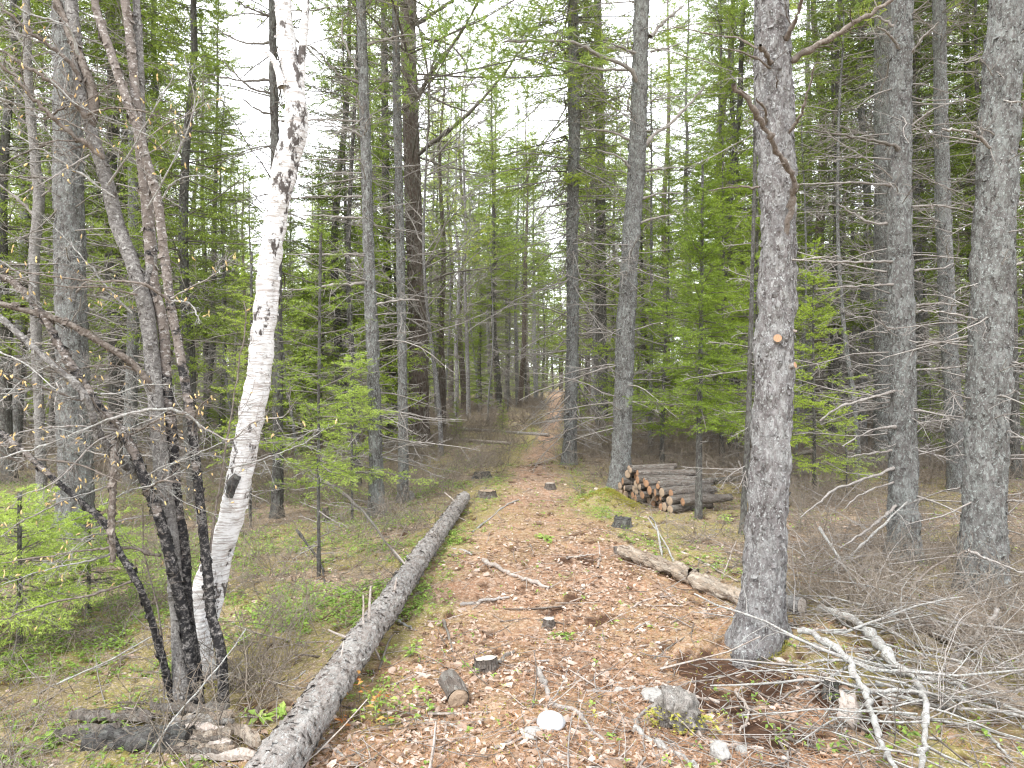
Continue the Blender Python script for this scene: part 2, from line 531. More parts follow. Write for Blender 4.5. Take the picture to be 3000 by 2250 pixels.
M['cover_green'] = leafmat('ground_cover_leaves', [(.1, (.11, .18, .04)), (.45, (.22, .34, .07)), (.8, (.36, .50, .11)), (1, (.50, .60, .18))], .45)
M['cover_red'] = leafmat('reddish_leaves', [(.1, (.34, .12, .04)), (.6, (.52, .25, .08)), (1, (.45, .40, .12))], .4)
M['moss'] = leafmat('moss_tufts', [(.1, (.15, .14, .03)), (.5, (.32, .30, .06)), (1, (.48, .46, .12))], .3, .9)
M['bud'] = leafmat('buds', [(0, (.62, .55, .22)), (1, (.70, .48, .26))], .3)

# ------------------------------------------------------------------ the ground
def moss_mask(x, y):
    n = vn(x * .9, y * .9, 0, 21) * .6 + vn(x * 2.7, y * 2.7, 0, 22) * .5
    c = np.interp(y, PATH_Y, PATH_X); w = np.interp(y, PATH_Y, PATH_W)
    edge = np.exp(-((np.abs(x - c) / w - 1.5) / .8) ** 2)
    far = sstep(5, 8, y)
    m = sstep(-.10, .42, n * .8 + .34 * edge + .30 * far * edge + .12 * (x < c) )
    return m * (1 - .75 * path_mask(x, y)) * (1 - .5 * sstep(25, 60, y))

def soil_mask(x, y):
    s = np.zeros_like(x)
    for (cx, cy_, r, a) in ((1.16, 3.78, .22, 1.1), (1.00, 3.50, .20, 1.0), (1.32, 3.62, .17, 1.0), (.62, 6.0, .18, .9), (.42, 5.0, .14, .6), (.95, 3.45, .16, .8), (1.15, 3.05, .22, .8), (.55, 4.65, .12, .6), (.55, 12.6, .5, .5), (1.6, 3.35, .2, .7)):
        s = np.maximum(s, mound(x, y, cx, cy_, r, a))
    s = s * 1.6 + .75 * vn(x * 9, y * 9, 0, 31) + .45 * vn(x * 24, y * 24, 0, 32)
    return sstep(.35, .75, s) * (np.hypot(x - .8, y - 5) < 9)

def make_ground():
    u = np.linspace(-1, 1, 561); xs = 5.2 * u + 200 * np.sign(u) * np.abs(u) ** 9
    v = np.linspace(0, 1, 640); ys = 1.7 + 11 * v + 290 * v ** 7
    ys = np.concatenate([[-40, -20, -10, -5, -2, 0, 1], ys])
    X, Y = np.meshgrid(xs, ys)
    Z = H(X, Y)
    near = 1 / (1 + (np.hypot(X, Y) / 14) ** 2)
    Z = Z + near * (.010 * vn(X * 13, Y * 13, 0, 41) + .006 * vn(X * 34, Y * 34, 0, 42))
    ms, so = moss_mask(X, Y), soil_mask(X, Y)
    Z = Z + ms * near * .02 * (1 + vn(X * 9, Y * 9, 0, 43)) - so * .02
    nr, nc = X.shape
    V = np.stack([X, Y, Z], -1).reshape(-1, 3)
    i = np.arange(nr * nc).reshape(nr, nc)
    Fc = np.stack([i[:-1, :-1], i[:-1, 1:], i[1:, 1:], i[1:, :-1]], -1).reshape(-1, 4)
    m, nt, out = nodes('forest_floor')
    v = coords(nt, (1, 1, 1), seedrand=False)
    def attr(nm):
        a = nt.nodes.new("ShaderNodeAttribute"); a.attribute_name = nm; return a.outputs['Fac']
    duff = mixc(nt, ramp(nt, noise(nt, v, 3.2, 6, .7), [(.35, (0, 0, 0)), (.65, (1, 1, 1))]), (.095, .068, .045), (.26, .20, .13))
    duff = mixc(nt, ramp(nt, noise(nt, v, 38, 5, .8), [(.45, (0, 0, 0)), (.62, (1, 1, 1))]), duff, (.29, .22, .16))
    nd = mixc(nt, ramp(nt, noise(nt, v, 55, 5, .8), [(.35, (0, 0, 0)), (.65, (1, 1, 1))]), (.115, .07, .045), (.35, .225, .15))
    nd = mixc(nt, ramp(nt, noise(nt, v, 5, 5, .7), [(.42, (0, 0, 0)), (.62, (1, 1, 1))]), nd, (.30, .17, .105))
    pale = mixc(nt, voro(nt, v, 24, 'F1', 'Color'), (.42, .30, .22), (.62, .50, .41))
    lf = ramp(nt, mathn(nt, 'ADD', mathn(nt, 'MULTIPLY', noise(nt, v, 2.6, 3), .5), mathn(nt, 'MULTIPLY', voro(nt, v, 26), .6)), [(.46, (1, 1, 1)), (.55, (0, 0, 0))])
    nd = mixc(nt, mathn(nt, 'MULTIPLY', lf, .4), nd, pale)
    c = mixc(nt, attr('path'), duff, nd)
    mc = mixc(nt, noise(nt, v, 30, 4, .7), (.10, .10, .022), (.33, .29, .06))
    mf = mathn(nt, 'MULTIPLY', attr('moss'), ramp(nt, noise(nt, v, 16, 5, .75), [(.36, (0, 0, 0)), (.52, (1, 1, 1))]))
    c = mixc(nt, mathn(nt, 'MULTIPLY', mf, .7), c, mc)
    c = mixc(nt, ramp(nt, noise(nt, v, 70, 4, .8), [(.54, (0, 0, 0)), (.60, (1, 1, 1))]), c, (.40, .32, .25))
    c = mixc(nt, ramp(nt, noise(nt, v, 48, 5, .85), [(.36, (1, 1, 1)), (.43, (0, 0, 0))]), c, (.06, .042, .03))
    c = mixc(nt, attr('soil'), c, mixc(nt, noise(nt, v, 45, 4), (.03, .018, .013), (.11, .062, .04)))
    bh = mathn(nt, 'ADD', noise(nt, v, 60, 6, .8), mathn(nt, 'MULTIPLY', voro(nt, v, 26), .5))
    finish(nt, out, c, .95, bh, .7, .015, spec=.1)
    o = build('ground', [(V, Fc, 0)], [m])
    for nm, arr in (('path', path_mask(X, Y)), ('moss', ms), ('soil', so)):
        A = o.data.attributes.new(nm, 'FLOAT', 'POINT')
        A.data.foreach_set('value', arr.astype(np.float32).ravel())
    o['kind'] = 'structure'
make_ground()

# ------------------------------------------------------------------ scattered ground layers (uncountable)
def frame_pts(n, y0, y1, bias=1.0, side=.80):
    """random points on the ground inside a wedge a little wider than the view"""
    y = y0 + (y1 - y0) * rng.random(n) ** bias
    x = (rng.random(n) * 2 - 1) * (y * side + .4)
    return x, y

def leaf_blades(x, y, z, size, lift=.012, curl=.35, tilt=.45, lobes=6, asp=.7):
    """curled leaf outlines, a fan of triangles each"""
    n = len(x); k = lobes * 2
    a = np.arange(k) * 2 * PI / k
    rad = np.where(np.arange(k) % 2 == 0, 1.0, .78)[None, :] * rng.uniform(.65, 1.15, (n, k)) * size[:, None]
    lx = rad * np.cos(a)[None]; ly = rad * np.sin(a)[None] * (asp * rng.uniform(.7, 1.3, (n, 1)))
    cu = rng.uniform(-curl, curl * 1.6, (n, 1))
    lz = cu * (ly ** 2) / np.maximum(size[:, None], 1e-4) * 1.6 + rng.uniform(-.2, .2, (n, 1)) * lx ** 2 / size[:, None]
    P = np.concatenate([np.zeros((n, 1, 3)), np.stack([lx, ly, lz], -1)], 1)
    az = rng.random(n) * 2 * PI; t1 = rng.normal(size=n) * tilt; t2 = rng.normal(size=n) * tilt * .6
    ca, sa, c1, s1, c2, s2 = np.cos(az), np.sin(az), np.cos(t1), np.sin(t1), np.cos(t2), np.sin(t2)
    Px, Py, Pz = P[..., 0], P[..., 1], P[..., 2]
    Py, Pz = Py * c1[:, None] - Pz * s1[:, None], Py * s1[:, None] + Pz * c1[:, None]
    Px, Pz = Px * c2[:, None] + Pz * s2[:, None], -Px * s2[:, None] + Pz * c2[:, None]
    Px, Py = Px * ca[:, None] - Py * sa[:, None], Px * sa[:, None] + Py * ca[:, None]
    mz = np.minimum(Pz.min(1), 0)
    V = np.stack([Px + x[:, None], Py + y[:, None], Pz + (z + lift - mz * .7)[:, None]], -1).reshape(-1, 3)
    b = (np.arange(n) * (k + 1))[:, None]
    j = np.arange(k)[None]
    Fc = np.stack([b + 0 * j, b + 1 + j, b + 1 + (j + 1) % k], -1).reshape(-1, 3)
    return V, Fc, np.repeat(rng.random(n) * .999 + .001, k + 1)

def scatter_leaves():
    x, y = frame_pts(110000, 1.9, 14, 1.45)
    pm = path_mask(x, y)
    pr = (.42 + .50 * pm) * (.12 + .88 * sstep(-.35, .35, vn(x * 1.9, y * 1.9, 0, 51) + .5 * vn(x * 5.5, y * 5.5, 0, 52) + .08)) * (1 - .5 * sstep(5.5, 9, y))
    pr = pr * (1 - .93 * soil_mask(x, y))
    pr = np.maximum(pr, .6 * (y < 3.3) * (x < .9) * (1 - soil_mask(x, y)))
    k = rng.random(len(x)) < pr
    x, y = x[k], y[k]
    t = leaf_blades(x, y, H(x, y), rng.uniform(.009, .024, len(x)) * (1 + .7 * (rng.random(len(x)) < .10)), .008, .8, .45, 3, .55)
    o = build('leaf_litter', [(t[0], t[1], 0, t[2])], [M['dry_leaf']], smooth=False)
    tag(o, 'pale dry fallen leaves strewn over the trail and the forest floor', 'leaf litter', kind='stuff')
scatter_leaves()

def scatter_needles():
    x, y = frame_pts(150000, 1.9, 9, 1.4)
    pr = .35 + .65 * np.maximum(path_mask(x, y), mound(x, y, 1.6, 3.9, 1.1, 1)) - .2 * (x < -.8)
    pr = pr * (1 - .9 * soil_mask(x, y))
    k = rng.random(len(x)) < pr; x, y = x[k], y[k]; n = len(x)
    a = rng.random(n) * 2 * PI; l = rng.uniform(.03, .09, n); w = .0011
    d = np.stack([np.cos(a), np.sin(a), rng.normal(size=n) * .18], -1)
    s = np.stack([-np.sin(a), np.cos(a), np.zeros(n)], -1) * w
    c = np.stack([x, y, H(x, y) + rng.uniform(.006, .022, n)], -1)
    V = np.stack([c - s, c + s, c + d * l[:, None]], 1).reshape(-1, 3)
    o = build('fallen_needles', [(V, np.arange(n * 3).reshape(-1, 3), 0, np.repeat(rng.random(n) * .99 + .01, 3))], [M['orange_needle']], smooth=False)
    tag(o, 'rust orange fallen conifer needles covering the trail', 'needle litter', kind='stuff')
scatter_needles()

def scatter_twigs():
    parts = []
    x, y = frame_pts(15000, 2.0, 18, 1.5)
    pm = path_mask(x, y)
    pr = .30 + .5 * (x > 1.1) + .35 * (y < 3.8) * (x > .1) + .15 * (y < 4.5) - .12 * pm
    k = rng.random(len(x)) < pr; x, y = x[k], y[k]; n = len(x)
    a = rng.random(n) * 2 * PI
    D = np.stack([np.cos(a), np.sin(a), rng.normal(size=n) * .12 + .03], -1)
    big = (rng.random(n) < .10) & (y < 6)
    L = rng.uniform(.06, .40, n) * (1 + .5 * big)
    P = grow(np.stack([x, y, H(x, y) + .012], -1), D, L, 4, 0, .5)
    P[..., 2] = np.maximum(P[..., 2], H(P[..., 0], P[..., 1]) + .008)
    V, Fc = tubes(P, taper(rng.uniform(.0014, .0045, n) * (1 + 1.2 * big), 4, .5), 3)
    mi = rng.integers(0, 3)
    h = len(Fc) // 9 * 3
    parts = []
    kk = rng.integers(0, 3, n); fi = np.repeat(kk, 9)
    for q in range(3):
        parts.append((V, Fc[fi == q], q))
    # duplicate vertex blocks are avoided by keeping only used ones
    out = []
    for V0, F0, q in parts:
        u, inv = np.unique(F0.ravel(), return_inverse=True)
        out.append((V0[u], inv.reshape(F0.shape), q))
    o = build('fallen_twigs', out, [M['twig_grey'], M['twig_brown'], M['stick_pale']])
    tag(o, 'thin dead twigs lying scattered over the forest floor', 'twigs', kind='stuff')
scatter_twigs()

def rosettes(x, y, hgt, size, nleaf, asp=.55):
    """clusters of small leaves around a thin stem"""
    n = len(x); z = H(x, y)
    idx = np.repeat(np.arange(n), nleaf); m = len(idx)
    a = rng.random(m) * 2 * PI
    h = hgt[idx] * rng.uniform(.5, 1.0, m)
    s = size[idx] * rng.uniform(.7, 1.3, m)
    el = rng.uniform(-.35, .55, m)
    D = np.stack([np.cos(a) * np.cos(el), np.sin(a) * np.cos(el), np.sin(el)], -1)
    S = np.stack([-np.sin(a), np.cos(a), rng.normal(size=m) * .3], -1)
    b = np.stack([x[idx], y[idx], z[idx] + h], -1) + D * s[:, None] * .15
    w = (s * asp * .5)[:, None]
    up = np.array([0, 0, 1.0])
    V = np.stack([b, b + D * s[:, None] * .45 + S * w + up * w * .3, b + D * s[:, None] - up * s[:, None] * .15, b + D * s[:, None] * .45 - S * w + up * w * .3, b + D * s[:, None] * .5 - up * w * .1], 1).reshape(-1, 3)
    q = (np.arange(m) * 5)[:, None]
    Fc = np.concatenate([q + np.array([[0, 1, 4]]), q + np.array([[1, 2, 4]]), q + np.array([[2, 3, 4]]), q + np.array([[3, 0, 4]])], 0)
    return V, Fc, np.repeat(rng.random(m) * .99 + .005, 5)

def scatter_cover():
    # low green plants, thickest on the left of the fallen log and along the trail's edges
    x, y = frame_pts(190000, 2.3, 22, 1.25)
    c = np.interp(y, PATH_Y, PATH_X); w = np.interp(y, PATH_Y, PATH_W)
    e = (np.abs(x - c) / w)
    left = sstep(-.3, -.8, x) * (1 - sstep(9, 16, y))
    pr = .16 + .75 * left + .55 * np.exp(-((e - 1.4) / .45) ** 2) * (y > 4.5)
    pr = pr * sstep(-.65, .45, vn(x * 1.4, y * 1.4, 0, 61) + .6 * vn(x * 4, y * 4, 0, 62)) * (1 - .93 * path_mask(x, y)) * (1 - .55 * (x > 1.3))
    pr = pr * (1 - .75 * ((y < 3.9) & (x < -.7)))
    k = rng.random(len(x)) < pr; x, y = x[k], y[k]; n = len(x)
    a = rosettes(x, y, rng.uniform(.01, .075, n), rng.uniform(.012, .032, n), 5, .5)
    o = build('ground_cover', [(a[0], a[1], 0, a[2])], [M['cover_green']], smooth=False)
    tag(o, 'low green leafy ground cover growing through the litter', 'ground cover', kind='stuff')
    # moss tufts
    x, y = frame_pts(90000, 2.6, 20, 1.2)
    k = rng.random(len(x)) < moss_mask(x, y) * .8; x, y = x[k], y[k]; n = len(x)
    cm = np.array([1.22, 8.75])
    ax = rng.normal(size=9000) * .17 + cm[0]; ay = rng.normal(size=9000) * .17 + cm[1]
    x = np.concatenate([x, ax]); y = np.concatenate([y, ay]); n = len(x)
    P0 = np.stack([x, y, H(x, y)], -1)
    P = grow(P0, rng.normal(size=(n, 3)) * .6 + np.array([0, 0, 1.0]), rng.uniform(.015, .035, n), 2)
    nd = needles(P, .008, .014, .006, 0, 60)
    o = build('moss', [(nd[0], nd[1], 0, nd[2])], [M['moss']], smooth=False)
    tag(o, 'yellow green moss in cushions and patches on the forest floor', 'moss', kind='stuff')
scatter_cover()

def scatter_brush():
    """leafless brown undergrowth, an uncountable tangle"""
    x, y = frame_pts(15000, 2.7, 50, 1.0, .78)
    c = np.interp(y, PATH_Y, PATH_X); w = np.interp(y, PATH_Y, PATH_W)
    e = np.abs(x - c) / w
    pr = .14 + .85 * sstep(1.0, 2.2, x) * (y > 4.0) + .42 * sstep(7, 11, y) + .5 * (x < -.45) * (y > 3.0) + .4 * (x < -.75) * (y > 2.75) * (y < 4.3)
    pr = pr * (1 - ((x > 1.2) & (x < 3.1) & (y > 6.9) & (y < 10.2)) * .93)
    pr = pr * (e > 1.35) * (.35 + .65 * sstep(-.4, .4, vn(x * .8, y * .8, 0, 71)))
    k = rng.random(len(x)) < pr; x, y = x[k], y[k]; n = len(x)
    st = 4
    idx = np.repeat(np.arange(n), st); m = len(idx)
    far = 1 + np.maximum(y[idx] - 8, 0) / 14
    P0 = np.stack([x[idx] + rng.normal(size=m) * .05, y[idx] + rng.normal(size=m) * .05, H(x[idx], y[idx])], -1)
    D = np.stack([rng.normal(size=m) * .8, rng.normal(size=m) * .8, rng.uniform(.35, 1.1, m)], -1)
    hh = rng.uniform(.18, .66, m) * np.where(y[idx] > 9, 1.35, .9)
    P = grow(P0, D, hh, 5, -.25, 1.0)
    r = taper(rng.uniform(.0018, .0040, m) * far, 5, .45)
    a, b, l, rr = kids(P, r, 5, 48, .6, 0)
    P1 = grow(a, b, l, 4, -.1, 1.0); r1 = taper(np.maximum(rr, .0014 * np.repeat(far, 5)), 4, .5)
    a, b, l, rr = kids(P1, r1, 2, 50, .6, 0)
    P2 = grow(a, b, l, 3, 0, .8); r2 = taper(np.maximum(rr, .0012 * np.repeat(far, 10)), 3, .6)
    out = []
    for PP, rr, mi in ((P, r, 0), (P1, r1, 0), (P2, r2, 1)):
        V, Fc = tubes(PP, rr, 3); h3 = len(PP) // 3 * 3 * (PP.shape[1] - 1)
        out.append((V, Fc[:h3 // 3], 2)); out.append((V, Fc[h3 // 3:], mi))
    o = build('undergrowth', [(V[np.unique(Fc)], np.searchsorted(np.unique(Fc), Fc), q) for V, Fc, q in out], [M['brush_twig'], M['brush_twig'], M['twig_dark']])
    tag(o, 'leafless brown tangle of fine woody undergrowth between the trunks', 'undergrowth', kind='stuff')
scatter_brush()

# ------------------------------------------------------------------ tree building
def trunk_mesh(P, Rr, sides, flare=.5, seed=0, flake=0, rough=1.0, base_z=None, endcaps=False):
    """dense trunk skin along the polyline P with bark relief, root flare and loose flakes"""
    P = np.asarray(P, float); Rr = np.asarray(Rr, float)
    V, Fc = tubes(P[None], Rr[None], sides)
    C = np.repeat(P, sides, axis=0)
    rad = V - C; rl = np.linalg.norm(rad, axis=1, keepdims=True); dr = rad / np.maximum(rl, 1e-6)
    amp = rough * np.minimum(rl[:, 0], .12)
    d = amp * (.045 * vn(V[:, 0] * 11, V[:, 1] * 11, V[:, 2] * 5, seed) + .075 * vn(V[:, 0] * 34, V[:, 1] * 34, V[:, 2] * 14, seed + 1)
               + .035 * vn(V[:, 0] * 80, V[:, 1] * 80, V[:, 2] * 45, seed + 2))
    if flare:
        z0 = P[0, 2] if base_z is None else base_z
        hz = np.maximum(V[:, 2] - z0, 0)
        an = np.arctan2(dr[:, 1], dr[:, 0])
        lob = .65 + .35 * np.cos(an * 3 + seed) + .25 * np.cos(an * 5 + 2 * seed)
        d = d + rl[:, 0] * flare * np.exp(-hz / .16) * lob
    V = V + dr * d[:, None]
    parts = [(V, Fc, 0)]
    if flake:
        n = flake
        L = np.linalg.norm(np.diff(P, axis=0), axis=1); cs = np.concatenate([[0], np.cumsum(L)])
        t = rng.random(n) * cs[-1]
        i = np.clip(np.searchsorted(cs, t) - 1, 0, len(P) - 2); fr = ((t - cs[i]) / np.maximum(L[i], 1e-6))[:, None]
        j = rng.integers(0, sides, n)
        A = V[i * sides + j]; B = V[(i + 1) * sides + j]
        pos = A * (1 - fr) + B * fr
        nrm = dr[i * sides + j]
        tg = norm(B - A); tn = np.cross(nrm, tg)
        s = (rng.uniform(.004, .012, n) * (1 + .8 * (rng.random(n) < .15)))[:, None]
        lift = rng.uniform(.1, .8, n)[:, None]
        w = rng.uniform(.5, 1.1, n)[:, None]
        base = pos - nrm * .001
        sg = np.where(rng.random(n) < .5, 1., -1.)[:, None]
        Q = np.stack([base - tn * s * w, base + tn * s * w, base + tn * s * w * .7 + tg * s * sg * 1.3 + nrm * s * lift, base - tn * s * w * .8 + tg * s * sg * 1.1 + nrm * s * lift * .8], 1).reshape(-1, 3)
        parts.append((Q, np.arange(n * 4).reshape(-1, 4), 0))
    return parts

def spline(pts, n):
    """Catmull-Rom through pts, n samples by arc length"""
    p = np.asarray(pts, float)
    if len(p) == 2:
        t = np.linspace(0, 1, n)[:, None]; return p[0] * (1 - t) + p[1] * t
    q = np.concatenate([[2 * p[0] - p[1]], p, [2 * p[-1] - p[-2]]])
    out = []
    for i in range(1, len(q) - 2):
        t = np.linspace(0, 1, 12, endpoint=False)[:, None]
        a, b, c, d = q[i - 1], q[i], q[i + 1], q[i + 2]
        out.append(.5 * (2 * b + (c - a) * t + (2 * a - 5 * b + 4 * c - d) * t * t + (3 * b - a - 3 * c + d) * t ** 3))
    s = np.concatenate(out + [p[-1:]])
    L = np.concatenate([[0], np.cumsum(np.linalg.norm(np.diff(s[:, :3], axis=0), axis=1))])
    u = np.linspace(0, L[-1], n)
    return np.stack([np.interp(u, L, s[:, k]) for k in range(s.shape[1])], -1)

def dead_whorls(n, z0, z1, ax, rad, Lr, droop=(-.3, .35), thick=.010, k1=6, k2=3, fine=1.0, az=None, split=False):
    """dead side branches with their twiglets: ax(z)->(n,2), rad(z)"""
    z = rng.uniform(z0, z1, n)
    a = rng.random(n) * 2 * PI if az is None else rng.uniform(az[0], az[1], n)
    c = ax(z)
    P0 = np.stack([c[:, 0], c[:, 1], z], -1)
    el = rng.uniform(droop[0], droop[1], n)
    D = np.stack([np.cos(a) * np.cos(el), np.sin(a) * np.cos(el), np.sin(el)], -1)
    P0 = P0 + D * (rad(z) * .8)[:, None]
    L = rng.uniform(Lr[0], Lr[1], n) * rng.uniform(.5, 1.15, n)
    K = 7
    P = grow(P0, D, L, K, 0, .75, -.25)
    r = taper(thick * 1.25 * (.5 + .6 * L / Lr[1]), K, .35)
    res = [(P, r, 5 if thick > .012 else 4)]
    if k1:
        a_, b_, l_, r_ = kids(P, r, k1, 50, .45, .55, .2)
        P1 = grow(a_, b_, l_, 4, 0, .8); r1 = taper(np.maximum(r_, .0032 * fine), 4, .5)
        res.append((P1, r1, 3))
        if k2:
            a_, b_, l_, r_ = kids(P1, r1, k2, 48, .55, .4)
            P2 = grow(a_, b_, l_, 3, 0, .6); r2 = taper(np.maximum(r_, .0020 * fine), 3, .6)
            res.append((P2, r2, 3))
    if split:
        per = []
        for i in range(n):
            one = []
            for p, q, s in res:
                m = len(p) // n
                one.append(tubes(p[i * m:(i + 1) * m], q[i * m:(i + 1) * m], s))
            per.append(one)
        return per
    return [tubes(p, q, s) for p, q, s in res]

def live_crown(z0, z1, ax, rad, Lmax, nb, k1, k2, nsp, nlen, nwid, prof=.85, el0=-.1, el1=.5, rise=.45, flat=.68, thick=.012, lmin=.12, conv=1.0, tuft=False, tmin0=.12, pw=1.0, el_j=.15):
    u = np.sort(rng.random(nb)) ** pw
    z = z0 + (z1 - z0) * u
    a = np.arange(nb) * 2.4 + rng.normal(size=nb) * 1.2
    L = (Lmax * (1 - u) ** prof + lmin) * rng.uniform(.4, 1.2, nb)
    L *= np.clip(.55 + u * 6 * conv, 0, 1)
    el = el0 + (el1 - el0) * u + rng.normal(size=nb) * el_j
    c = ax(z)
    D = np.stack([np.cos(a) * np.cos(el), np.sin(a) * np.cos(el), np.sin(el)], -1)
    P0 = np.stack([c[:, 0], c[:, 1], z], -1)
    K = 8
    P = grow(P0, D, L, K, -rise * .5, .25, rise * 1.6)
    r = taper(thick * (.25 + L / Lmax), K, .2)
    a_, b_, l_, r_ = kids(P, r, k1, 52, .42, flat, tmin0, .98)
    P1 = grow(a_, b_, l_, 5, -.12, .3); r1 = taper(np.maximum(r_ * .8, .0016), 5, .4)
    wood = [tubes(P, r, 4), tubes(P1, r1, 3)]
    tip = P[:, -3:]
    if tuft:
        a_, b_, l_, r_ = kids(P1, r1, k2, 45, .5, flat * .5, .3, 1.0)
        P2 = grow(a_, b_, l_, 3, .2, .3)
        nd = [needles(P2, nsp, nlen, nwid, 0, 42, .35), needles(P1[:, -2:], nsp, nlen, nwid, 0, 42)]
        wood.append(tubes(P2, taper(np.maximum(r_, .0016), 3, .5), 3))
    else:
        a_, b_, l_, r_ = kids(P1, r1, k2, 48, .5, flat, .15, .98)
        P2 = grow(a_, b_, l_, 3, -.1, .25)
        nd = [needles(P2, nsp, nlen, nwid, .45), needles(P1, nsp, nlen, nwid, .45, 50, .1), needles(tip, nsp, nlen, nwid, .45)]
    return wood, nd

def std_axis(sway, ht, seed):
    zz = np.linspace(-.2, ht, 24)
    xx = sway * vn(zz * .22, zz * 0 + .5, 0, seed) + .25 * sway * vn(zz * .8, zz * 0 + 3.5, 0, seed)
    yy = sway * vn(zz * .22, zz * 0 + 9.5, 0, seed + 3)
    xx -= xx[0]; yy -= yy[0]
    return zz, xx, yy

def proto(kind, seed, ht, r0, c0, Lmax, nb, k1, k2, nsp, nlen, nwid, leaf, barkm, dead=None, sides=10, sway=.25, twig='twig_dark', tuft=False, **kw):
    zz, xx, yy = std_axis(sway, ht, seed)
    ax = lambda z: np.stack([np.interp(z, zz, xx), np.interp(z, zz, yy)], -1)
    rad = lambda z: np.interp(z, [-.2, 0, .5, ht], [r0 * 1.2, r0 * 1.15, r0, .012])
    root = empty(kind, (0, -500, 0))
    n = max(int(ht / .35), 14)
    z = np.linspace(-.2, ht, n)
    P = np.concatenate([ax(z), z[:, None]], 1)
    build('trunk', trunk_mesh(P, rad(z), sides, .35, seed, 0, 1.0, 0), [M[barkm]], root)
    if nb:
        wood, nd = live_crown(c0, ht, ax, rad, Lmax, nb, k1, k2, nsp, nlen, nwid, tuft=tuft, **kw)
        parts = [(v, f, 0) for v, f in wood] + [(t[0], t[1], 1, t[2]) for t in nd]
        build('crown', parts, [M[twig], M[leaf]], root, smooth=False)
    if dead:
        parts = []
        for dd in dead:
            parts += [(v, f, 0) for v, f in dead_whorls(ax=ax, rad=rad, **dd)]
        build('dead_branches', parts, [M['twig_grey']], root)['kind'] = 'stuff'
    return root

PRO = {}
# tall spruces: dead twiggy lower trunk, green drooping boughs above
PRO['spruce'] = [
    proto('spruce_tree', 1, 16, .13, 4.0, 2.1, 210, 14, 6, .020, .055, .016, 'spruce_green', 'bark_dark', [dict(n=130, z0=.5, z1=6.5, Lr=(.6, 2.0), k1=6, k2=3, thick=.012, fine=1.6)]),
    proto('spruce_tree', 2, 18, .15, 6.0, 2.3, 200, 14, 6, .020, .055, .016, 'spruce_green', 'bark_spruce', [dict(n=160, z0=.6, z1=8.5, Lr=(.6, 2.1), k1=6, k2=3, thick=.013, fine=1.6)]),
    proto('spruce_tree', 3, 14, .11, 2.2, 1.9, 230, 14, 6, .020, .05, .015, 'spruce_green', 'bark_dark', [dict(n=60, z0=.5, z1=4, Lr=(.4, 1.2), k1=6, k2=3, thick=.011, fine=1.6)]),
    proto('spruce_tree', 4, 17, .12, 8.5, 1.9, 160, 13, 6, .020, .055, .016, 'spruce_green', 'bark_spruce', [dict(n=200, z0=.8, z1=10.5, Lr=(.5, 1.8), k1=6, k2=3, thick=.012, fine=1.6)]),
]
# pines: straight stems, high open crowns of long pale needles
PRO['pine'] = [
    proto('pine_tree', 11, 19, .17, 9.5, 2.6, 70, 10, 5, .012, .13, .012, 'pine_green', 'bark_pine', [dict(n=60, z0=1.5, z1=10, Lr=(.3, 1.7), k1=4, k2=2, thick=.016, fine=1.6)], tuft=True, el0=.0, el1=.8, flat=.6),
    proto('pine_tree', 12, 21, .19, 8.0, 2.9, 80, 10, 5, .012, .13, .012, 'pine_green', 'bark_pine', [dict(n=60, z0=2, z1=9, Lr=(.4, 2.0), k1=4, k2=2, thick=.017, fine=1.6)], tuft=True, el0=.1, el1=.8, flat=.6),
]
# young spruces, green to the ground
PRO['young'] = [
    proto('young_spruce', 21, 5.0, .035, .5, 1.25, 120, 13, 6, .010, .030, .008, 'spruce_bright', 'bark_dark', [dict(n=26, z0=.15, z1=1.6, Lr=(.2, .7), k1=5, k2=2, thick=.006)], sides=8, sway=.12),
    proto('young_spruce', 22, 3.4, .025, .25, 1.0, 100, 12, 6, .010, .028, .007, 'spruce_bright', 'bark_dark', [dict(n=16, z0=.1, z1=1.0, Lr=(.2, .5), k1=4, k2=2, thick=.005)], sides=8, sway=.1),
    proto('young_spruce', 23, 7.5, .055, 1.0, 1.6, 170, 13, 6, .013, .036, .010, 'spruce_bright', 'bark_dark', [dict(n=50, z0=.3, z1=3.0, Lr=(.3, 1.1), k1=5, k2=3, thick=.008)], sides=8, sway=.16),
]
# bare hardwoods
def hardwood(seed, ht, r0):
    zz, xx, yy = std_axis(.5, ht, seed)
    ax = lambda z: np.stack([np.interp(z, zz, xx), np.interp(z, zz, yy)], -1)
    rad = lambda z: np.interp(z, [-.2, 0, .5, ht], [r0 * 1.2, r0 * 1.1, r0, .008])
    root = empty('bare_hardwood', (0, -500, 0))
    z = np.linspace(-.2, ht, 40)
    build('trunk', trunk_mesh(np.concatenate([ax(z), z[:, None]], 1), rad(z), 9, .3, seed, 0, .6, 0), [M['bark_light']], root)
    b = [(v, f, 0) for v, f in dead_whorls(46, 2.2, ht * .95, ax, rad, (.8, 2.6), (.3, 1.0), .014, 8, 5, 1.8)]
    build('branches', b, [M['twig_grey']], root)
    return root
PRO['hardwood'] = [hardwood(31, 12, .07), hardwood(32, 9, .05)]
# dead poles: dense whorls of dead twigs, hardly a green crown
PRO['pole'] = [
    proto('dead_spruce', 41, 11, .07, 9, .7, 30, 10, 4, .022, .05, .012, 'spruce_green', 'bark_dark', [dict(n=150, z0=.5, z1=10.5, Lr=(.3, 1.3), k1=6, k2=3, thick=.010, fine=1.6)], sides=8, sway=.3),
    proto('dead_spruce', 42, 8, .045, 6.5, .6, 26, 10, 4, .022, .05, .012, 'spruce_green', 'bark_spruce', [dict(n=110, z0=.4, z1=7.5, Lr=(.25, 1.0), k1=6, k2=3, thick=.008, fine=1.5)], sides=8, sway=.3),
]
USED = {}

